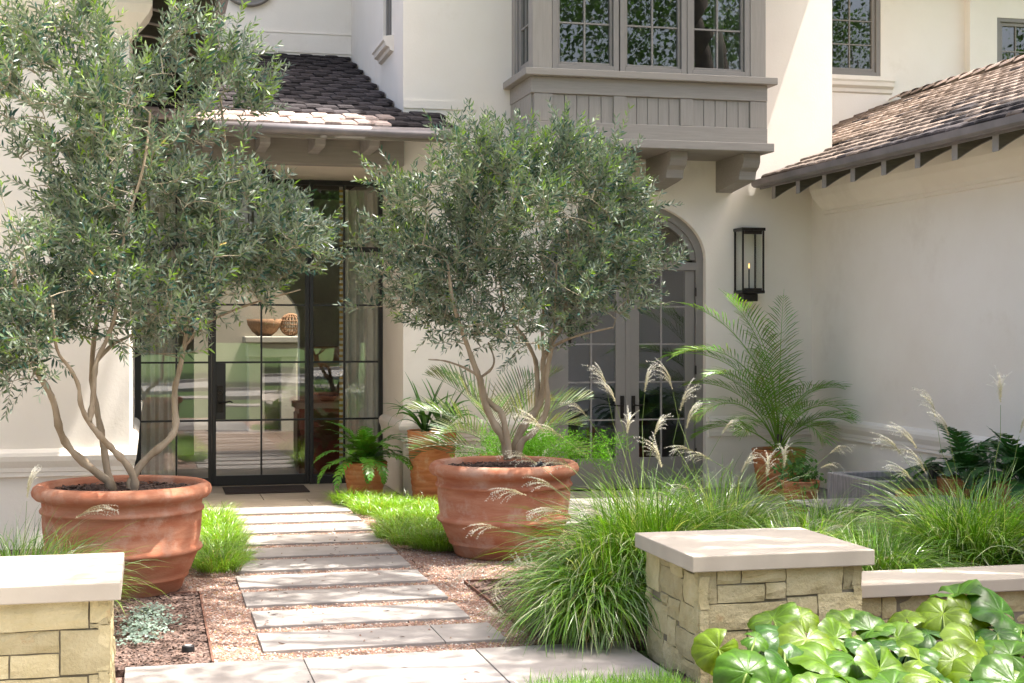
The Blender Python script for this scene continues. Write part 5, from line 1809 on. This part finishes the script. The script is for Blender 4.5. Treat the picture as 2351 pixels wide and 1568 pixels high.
put_fronds(t, (3.62, 15.15, .46), [(170, 70, 60, 1.3), (145, 74, 70, 1.35), (25, 72, 60, 1.3), (185, 48, 55, 1.25), (215, 38, 55, 1.1), (-10, 55, 55, 1.2), (-40, 45, 60, 1.05), (240, 60, 70, 1.15), (300, 66, 70, 1.1), (190, 22, 40, 1.1), (160, 12, 35, 1.0), (50, 78, 75, 1.25), (0, 20, 50, .9)],
           M['palm'], pairs=20, leaf_len=.46, leaf_w=.0085, col=(.13, .17, .085), sweep_=.75, vee=.45, start=.35, droop_leaf=.05, rach=.009)
t = thing('fern', 'bright green holly fern in the short pot beside the entry', 'fern', (2.24, 15.78, .34))
put_fronds(t, (2.24, 15.78, .35), rnd_specs(38, (25, 85), (70, 130), (.45, .74), 5) + [(-95, 40, 150, .72), (-70, 35, 150, .6), (230, 30, 145, .8), (205, 30, 120, .75)], M['fern'], pairs=13, leaf_len=.115, leaf_w=.017, col=(.085, .21, .02), sweep_=.55, vee=.15, droop_leaf=.2, start=.2, lobes=1, rach=.004)
t = thing('fern', 'dark green holly fern at the right edge, nearer one', 'fern', (7.05, 10.95, .5))
put_fronds(t, (7.05, 10.95, .51), rnd_specs(34, (25, 85), (60, 125), (.5, .8), 6) + [(170, 75, 40, .6)], M['fern'], pairs=13, leaf_len=.13, leaf_w=.02, col=(.035, .105, .025), sweep_=.55, vee=.15, droop_leaf=.2, start=.2, lobes=1, rach=.004)
t = thing('fern', 'dark green holly fern by the right wall, farther one', 'fern', (7.0, 11.75, .47))
put_fronds(t, (7.0, 11.75, .48), rnd_specs(30, (25, 85), (60, 125), (.5, .8), 9), M['fern'], pairs=13, leaf_len=.13, leaf_w=.02, col=(.035, .105, .025), sweep_=.55, vee=.15, droop_leaf=.2, start=.2, lobes=1, rach=.004)

t = thing('strap_leaf_plant', 'dark green strap-leaved plant arching from the tall ribbed pot', 'plant', (2.93, 15.58, .68))
g = random.Random(4)
for cx, cy, nl in ((2.84, 15.50, 26), (3.03, 15.52, 24)):
    for i in range(nl):
        az = g.uniform(0, 2 * PI)
        L = g.uniform(.45, .78)
        th0, dr = R(g.uniform(50, 88)), R(g.uniform(60, 170)) * (1 if i > 5 else .25)
        B = blade_arrays(np.array([[cx, cy, .68]]), np.array([L]), np.array([th0]), np.array([dr]), np.array([az]), np.array([.021]), np.array([[.06, .16, .025]]) * g.uniform(.7, 1.4), 9)
        npmesh('leaf', *B, M['glossy_leaf'], t, smooth=True)
t = thing('asparagus_fern', 'fluffy light green asparagus fern behind the right olive pot', 'fern', (3.45, 13.1, .55))
n = 9000
g2 = np.random.default_rng(5)
cs = g2.normal(0, 1, (46, 3)) * np.array([.36, .25, .10]) + np.array([3.45, 13.05, .76])
cs[:, 2] = np.clip(cs[:, 2], .6, 1.05)
pos = cs[g2.integers(0, 46, n)] + g2.normal(0, .055, (n, 3))
Y = nrm(g2.normal(0, 1, (n, 3)) + np.array([0, 0, .5]))
X = nrm(np.cross(Y, g2.normal(0, 1, (n, 3))))
col = np.array([[.11, .27, .02]]) * g2.uniform(.6, 1.4, (n, 1))
o = npmesh('needles', *scatter([(-1, 0, 0), (1, 0, 0), (0, 1, 0)], [(0, 1, 2)], pos, X * .0035, Y * .035, np.zeros((n, 3)), col), M['fluff'], t)
o["kind"] = "stuff"
st = MB()
for p in cs:
    st.tube([(3.45, 13.1, .55), tuple((np.array([3.45, 13.1, .62]) + p) / 2 + np.array([0, 0, .05])), tuple(p)], [.004, .003, .002], 4, col=(.15, .25, .05))
st.build('stems', M['fluff'], t)
t = thing('herb', 'leafy herb in the small ribbed pot beside the basin', 'plant', (6.35, 13.75, .26))
n = 260
pos = np.array([6.35, 13.75, .36]) + g2.normal(0, 1, (n, 3)) * np.array([.11, .11, .08])
Y = nrm(g2.normal(0, 1, (n, 3)) + np.array([0, -.2, .3]))
Z = nrm(np.cross(Y, g2.normal(0, 1, (n, 3))))
col = np.array([[.09, .20, .045]]) * g2.uniform(.6, 1.4, (n, 1))
o = npmesh('leaves', *scatter([(0, 0, 0), (-.5, .4, .1), (0, 1, 0), (.5, .4, .1)], [(0, 3, 2, 1)], pos, np.cross(Y, Z) * .045, Y * .06, Z * .03, col), M['fern'], t)
o["kind"] = "stuff"

# ================================================================ YARD OBJECTS
b = thing('concrete_basin', 'weathered grey concrete water basin against the right wall', 'basin', (6.9, 12.6, 0))
bx0, bx1, by0, by1, bh = 6.3, 7.5, 12.1, 13.05, .45
bs = MB()
for q in ((bx0, bx1, by0, by0 + .09), (bx0, bx1, by1 - .09, by1), (bx0, bx0 + .09, by0 + .09, by1 - .09), (bx1 - .09, bx1, by0 + .09, by1 - .09)):
    bs.box(*q, -.05, bh)
bs.build('basin_wall', M['concrete'], b, bevel=.01)
MB().box(bx0 + .09, bx1 - .09, by0 + .09, by1 - .09, -.04, bh - .05).build('basin_water', M['water'], b)
MB().box(7.05, 7.12, 12.4, 12.48, bh - .06, bh + .12).build('spout', M['steel'], b, bevel=.005)
b = thing('slatted_bench', 'low grey slatted bench half hidden in grass before the basin', 'bench', (5.75, 10.95, 0))
for i in range(9):
    MB().box(5.06, 6.5, 10.66 + i * .062, 10.66 + i * .062 + .052, .385, .42).build('slat', M['slat'], b, bevel=.004)
for x0 in (5.25, 6.1):
    MB().box(x0, x0 + .22, 10.70, 11.18, -.04, .384).build('leg', M['concrete'], b, bevel=.006)
MB().box(5.10, 6.46, 10.68, 10.72, .25, .384).build('apron', M['slat'], b, bevel=.004)

# wall lantern
lz0, lz1 = 2.23, 2.98
t = thing('wall_lantern', 'black metal and glass lantern with a gas flame on the wall', 'lantern', (6.685, 15.87, lz0))
x0, x1, y0, y1 = 6.55, 6.82, 15.73, 15.985
f = MB()
for xx in (x0, x1 - .02):
    for yy in (y0, y1 - .02):
        f.box(xx, xx + .02, yy, yy + .02, lz0 + .035, lz1 - .035)
f.box(x0 - .004, x1 + .004, y0 - .004, y1, lz0, lz0 + .035)
f.box(x0 + .03, x1 - .03, y0, y0 + .03, lz1 - .075, lz1 - .035)
f.box(x0 + .03, x1 - .03, y0, y0 + .03, lz0 + .035, lz0 + .06)
f.build('frame', M['bronze'], t, bevel=.003)
MB().box(x0 - .01, x1 + .01, y0 - .01, y1, lz1 - .035, lz1).build('roof_plate', M['bronze'], t, bevel=.004)
MB().box(x0 + .03, x1 - .03, y0 + .012, y0 + .016, lz0 + .06, lz1 - .075).build('pane', M['glass_clear'], t)
MB().box(x0 + .012, x0 + .016, y0 + .03, y1 - .03, lz0 + .036, lz1 - .036).build('pane', M['glass_clear'], t)
MB().box(x1 - .016, x1 - .012, y0 + .03, y1 - .03, lz0 + .036, lz1 - .036).build('pane', M['glass_clear'], t)
MB().tube([(6.685, 15.86, lz0 + .035), (6.685, 15.86, lz0 + .28)], .008, 8).build('burner', M['bronze'], t)
MB().lathe([(.001, 0), (.006, .012), (.008, .026), (.005, .042), (.001, .06)], 10, (6.685, 15.86, lz0 + .29)).build('flame', M['flame'], t, smooth=True)
MB().box(6.60, 6.77, 15.80, 15.985, lz0 - .09, lz0 - .001).build('bracket', M['bronze'], t, bevel=.006)

# porch pendant
pp = atY(612, 400, 16.7)
t = thing('porch_pendant', 'black metal pendant lantern hanging in the entry porch', 'lantern', (pp.x, 16.7, 4.02))
MB().tube([(pp.x, 16.7, 4.02), (pp.x, 16.7, pp.z + .05)], .006, 6).build('rod', M['steel'], t)
MB().lathe([(.0, .06), (.05, .05), (.075, .02), (.08, 0), (.075, -.02), (.06, -.03), (.06, -.12), (.09, -.13), (.12, -.16), (.12, -.18)], 20, (pp.x, 16.7, pp.z)).build('cap', M['steel'], t, smooth=True)
cg = MB()
for k in range(6):
    w = 2 * PI * k / 6
    cg.tube([(pp.x + .11 * math.cos(w), 16.7 + .11 * math.sin(w), pp.z - .18), (pp.x + .09 * math.cos(w), 16.7 + .09 * math.sin(w), pp.z - .58)], .007, 6)
cg.lathe([(.0, -.58), (.1, -.58), (.1, -.61), (0, -.62)], 20, (pp.x, 16.7, pp.z))
cg.build('cage', M['steel'], t)
MB().lathe([(.098, -.18), (.08, -.57)], 24, (pp.x, 16.7, pp.z)).build('glass_shade', M['glass_clear'], t, smooth=True)

tag(MB().box(dx(508), dx(692), 16.55, 17.22, .0025, .018).build('doormat', M['mat'], None, bevel=.004), 'dark brown coir doormat before the steel entry door', 'doormat')
pl = atZ(432, 1494, 0)
t = thing('path_light', 'small round black ground light in the left mulch bed', 'light', (pl.x, pl.y, -.01))
MB().lathe([(0, 0), (.034, 0), (.037, .012), (.035, .038), (.028, .042), (0, .042)], 24, (pl.x, pl.y, -.01)).build('housing', M['steel'], t, smooth=False)
MB().lathe([(0, .0435), (.018, .0435), (.02, .043)], 20, (pl.x, pl.y, -.01)).build('lens', M['concrete'], t)
t = thing('spot_light', 'small black spotlight on a stake in the right olive pot', 'light', (3.05, 11.6, .63))
MB().tube([(3.05, 11.6, .62), (3.05, 11.6, .69)], .008, 8).build('stake', M['steel'], t)
MB().tube([(3.00, 11.6, .685), (3.09, 11.6, .725)], [.022, .026], 12).build('head', M['steel'], t)

# ---------------------------------------------------------------- things inside the hall
def curtain(label, xa, xb, Yc, z0, z1, edge=None):
    t = thing('curtain', label, 'curtain', ((xa + xb) / 2, Yc, z1))
    n = 90
    V, Fc = [], []
    for i in range(n + 1):
        f = i / n
        xx = xa + (xb - xa) * f
        yy = Yc + .045 * math.sin(f * 2 * PI * (xb - xa) / .10) + .01 * math.sin(f * 31)
        V += [(xx, yy, z0), (xx + .004 * math.sin(f * 40), yy, z1)]
    Fc = [(2 * i, 2 * i + 2, 2 * i + 3, 2 * i + 1) for i in range(n)]
    MB().add(V, Fc).build('drape', M['curtain'], t, smooth=True)
    if edge:
        k = 0
        z = z0
        a, b_ = MB(), MB()
        while z < z1:
            (a if k % 2 else b_).box(edge, edge + .05, Yc - .06, Yc - .05, z, z + .032)
            z += .033
            k += 1
        a.build('trim', M['trim_y'], t)
        b_.build('trim', M['trim_w'], t)
    return t


curtain('pleated cream curtain with a yellow checked border behind the right sidelight', atY(783, 800, 17.8).x, XR + .02, 17.8, 0.0, 3.5, atY(779, 800, 17.75).x)
curtain('pleated cream curtain behind the left sidelight', XL - .1, atY(408, 900, 17.8).x, 17.8, 0.0, 3.5)
c0, c1 = atY(680, 1000, 18.9), atY(790, 1000, 18.9)
t = thing('cabinet', 'dark red cabinet with pale top seen through the door', 'cabinet', (2.2, 18.9, 0))
MB().box(c0.x + .02, 2.75, 18.7, 19.3, 0, .82).build('carcass', M['red'], t, bevel=.006)
MB().box(c0.x - .02, 2.80, 18.66, 19.34, .821, .90).build('top', M['cap'], t, bevel=.006)
for i in range(3):
    MB().box(c0.x + .0, c0.x + .018, 18.74 + i * .19, 18.74 + i * .19 + .15, .1, .76).build('door_panel', M['red'], t, bevel=.004)
ct = atY(752, 850, 18.95)
t = thing('table_lamp', 'table lamp with rust shade and black base on the red cabinet', 'lamp', (ct.x, 18.95, .9))
MB().lathe([(0, 0), (.08, 0), (.09, .02), (.16, .10), (.19, .22), (.15, .34), (.04, .41), (.015, .43), (.015, .50)], 28, (ct.x, 18.95, .901)).build('base', M['black'], t, smooth=True)
MB().lathe([(.27, .44), (.21, .70)], 32, (ct.x, 18.95, .901)).build('lamp_shade', M['shade'], t, smooth=True)
bp = atY(607, 770, 27.1)
t = tag(MB().lathe([(0, 0), (.12, .0), (.22, .08), (.30, .20), (.32, .31), (.30, .31), (.26, .19), (.08, .03)], 32, (bp.x, 27.1, mz + .002)).build('bowl', M['wicker'], None, smooth=True), 'round brown bowl on the mantel seen through the door', 'bowl')
op = atY(668, 760, 27.1)
orb = MB()
r0 = .20
for k in range(9):
    w = PI * k / 9
    for tl in (0, .9):
        orb.tube([(op.x + r0 * (math.cos(a) * math.cos(w)), 27.1 + r0 * (math.cos(a) * math.sin(w)), mz + .21 + r0 * math.sin(a)) for a in [2 * PI * i / 24 + tl for i in range(25)]], .011, 4, cap=False)
for k in range(1, 6):
    zz = -r0 + 2 * r0 * k / 6
    rr = math.sqrt(r0 * r0 - zz * zz)
    orb.tube([(op.x + rr * math.cos(2 * PI * i / 24), 27.1 + rr * math.sin(2 * PI * i / 24), mz + .21 + zz) for i in range(25)], .010, 4, cap=False)
tag(orb.build('woven_sphere', M['wicker'], None, smooth=True), 'openwork woven sphere on the mantel seen through the door', 'ornament')

# ================================================================ STREET TREES (seen in the glass; one shades the yard, one is added to shade the left wing)
def oak(label, trunk, crown, radii, n_clu, per, leaf, seed, sig=.4):
    g = np.random.default_rng(seed)
    t = thing('oak_tree', label, 'tree', trunk, group='oaks along the street')
    c = np.array(crown)
    d_ = nrm(g.normal(0, 1, (n_clu, 3))) * (g.uniform(.15, 1, (n_clu, 1)) ** .5) * np.array(radii)
    cl = c + d_
    mb = MB()
    T0 = Vector(trunk)
    fork = T0.lerp(Vector(crown), .55)
    fork.z = max(fork.z, crown[2] - radii[2] * 1.1 - .5)
    mb.tube([T0, T0.lerp(fork, .5) + Vector((.15, .1, 0)), fork], [.38, .28, .22], 10)
    for i in range(0, n_clu, max(1, n_clu // 26)):
        e = Vector(cl[i])
        mb.tube([fork, fork.lerp(e, .5) + Vector((0, 0, .5)), e], [.12, .06, .02], 5)
    mb.build('trunk', M['oak_bark'], t, smooth=True)
    n = n_clu * per
    pos = np.repeat(cl, per, 0) + g.normal(0, sig, (n, 3)) * np.array([1, 1, .7])
    Y = nrm(g.normal(0, 1, (n, 3)))
    Z = nrm(np.cross(Y, g.normal(0, 1, (n, 3))) + np.array([0, 0, .4]))
    X = np.cross(Y, Z)
    s = leaf * g.uniform(.6, 1.2, n)[:, None]
    col = np.array([[.05, .10, .022]]) * g.uniform(.6, 1.7, (n, 1))
    o = npmesh('crown', *scatter([(0, 0, 0), (-.5, .45, .08), (0, 1, 0), (.5, .45, .08)], [(0, 3, 2, 1)], pos, X * s * .55, Y * s, Z * s, col), M['oak'], t)
    o["kind"] = "stuff"


oak('old oak right of the camera whose canopy dapples the yard', (12.5, 2.5, -.05), (6.0, 9.3, 10.8), (5.6, 4.6, 1.3), 130, 260, .13, 1, .29)
oak('small tree added left of the picture to shade the left wing', (-4.6, 9.3, -.05), (-4.6, 9.3, 4.6), (2.2, 2.3, 1.6), 60, 110, .14, 12, .3)  # unseen, placed here to darken the left wing wall
oak('oak across the street, far left', (-17, -27, -.05), (-17, -27, 10.5), (7, 6, 7.5), 120, 150, .27, 2, .8)
oak('oak across the street, straight behind the camera', (-4, -25, -.05), (-4, -25, 10.5), (7, 6, 7.5), 120, 150, .27, 3, .8)
oak('oak across the street, right of the middle', (8, -27, -.05), (8, -27, 11.5), (7, 6, 8), 130, 150, .27, 4, .8)
oak('oak across the street, far right', (20, -25, -.05), (20, -25, 11.5), (7.5, 6, 8.5), 140, 150, .27, 5, .8)
oak('oak across the street, farthest right', (34, -25, -.05), (34, -25, 12), (8, 6, 9), 140, 150, .28, 7, .8)
oak('oak on the near verge behind the camera to the left', (-20, -9.5, -.05), (-20, -9.5, 7.5), (4.5, 4.5, 3.5), 80, 70, .26, 6, .6)
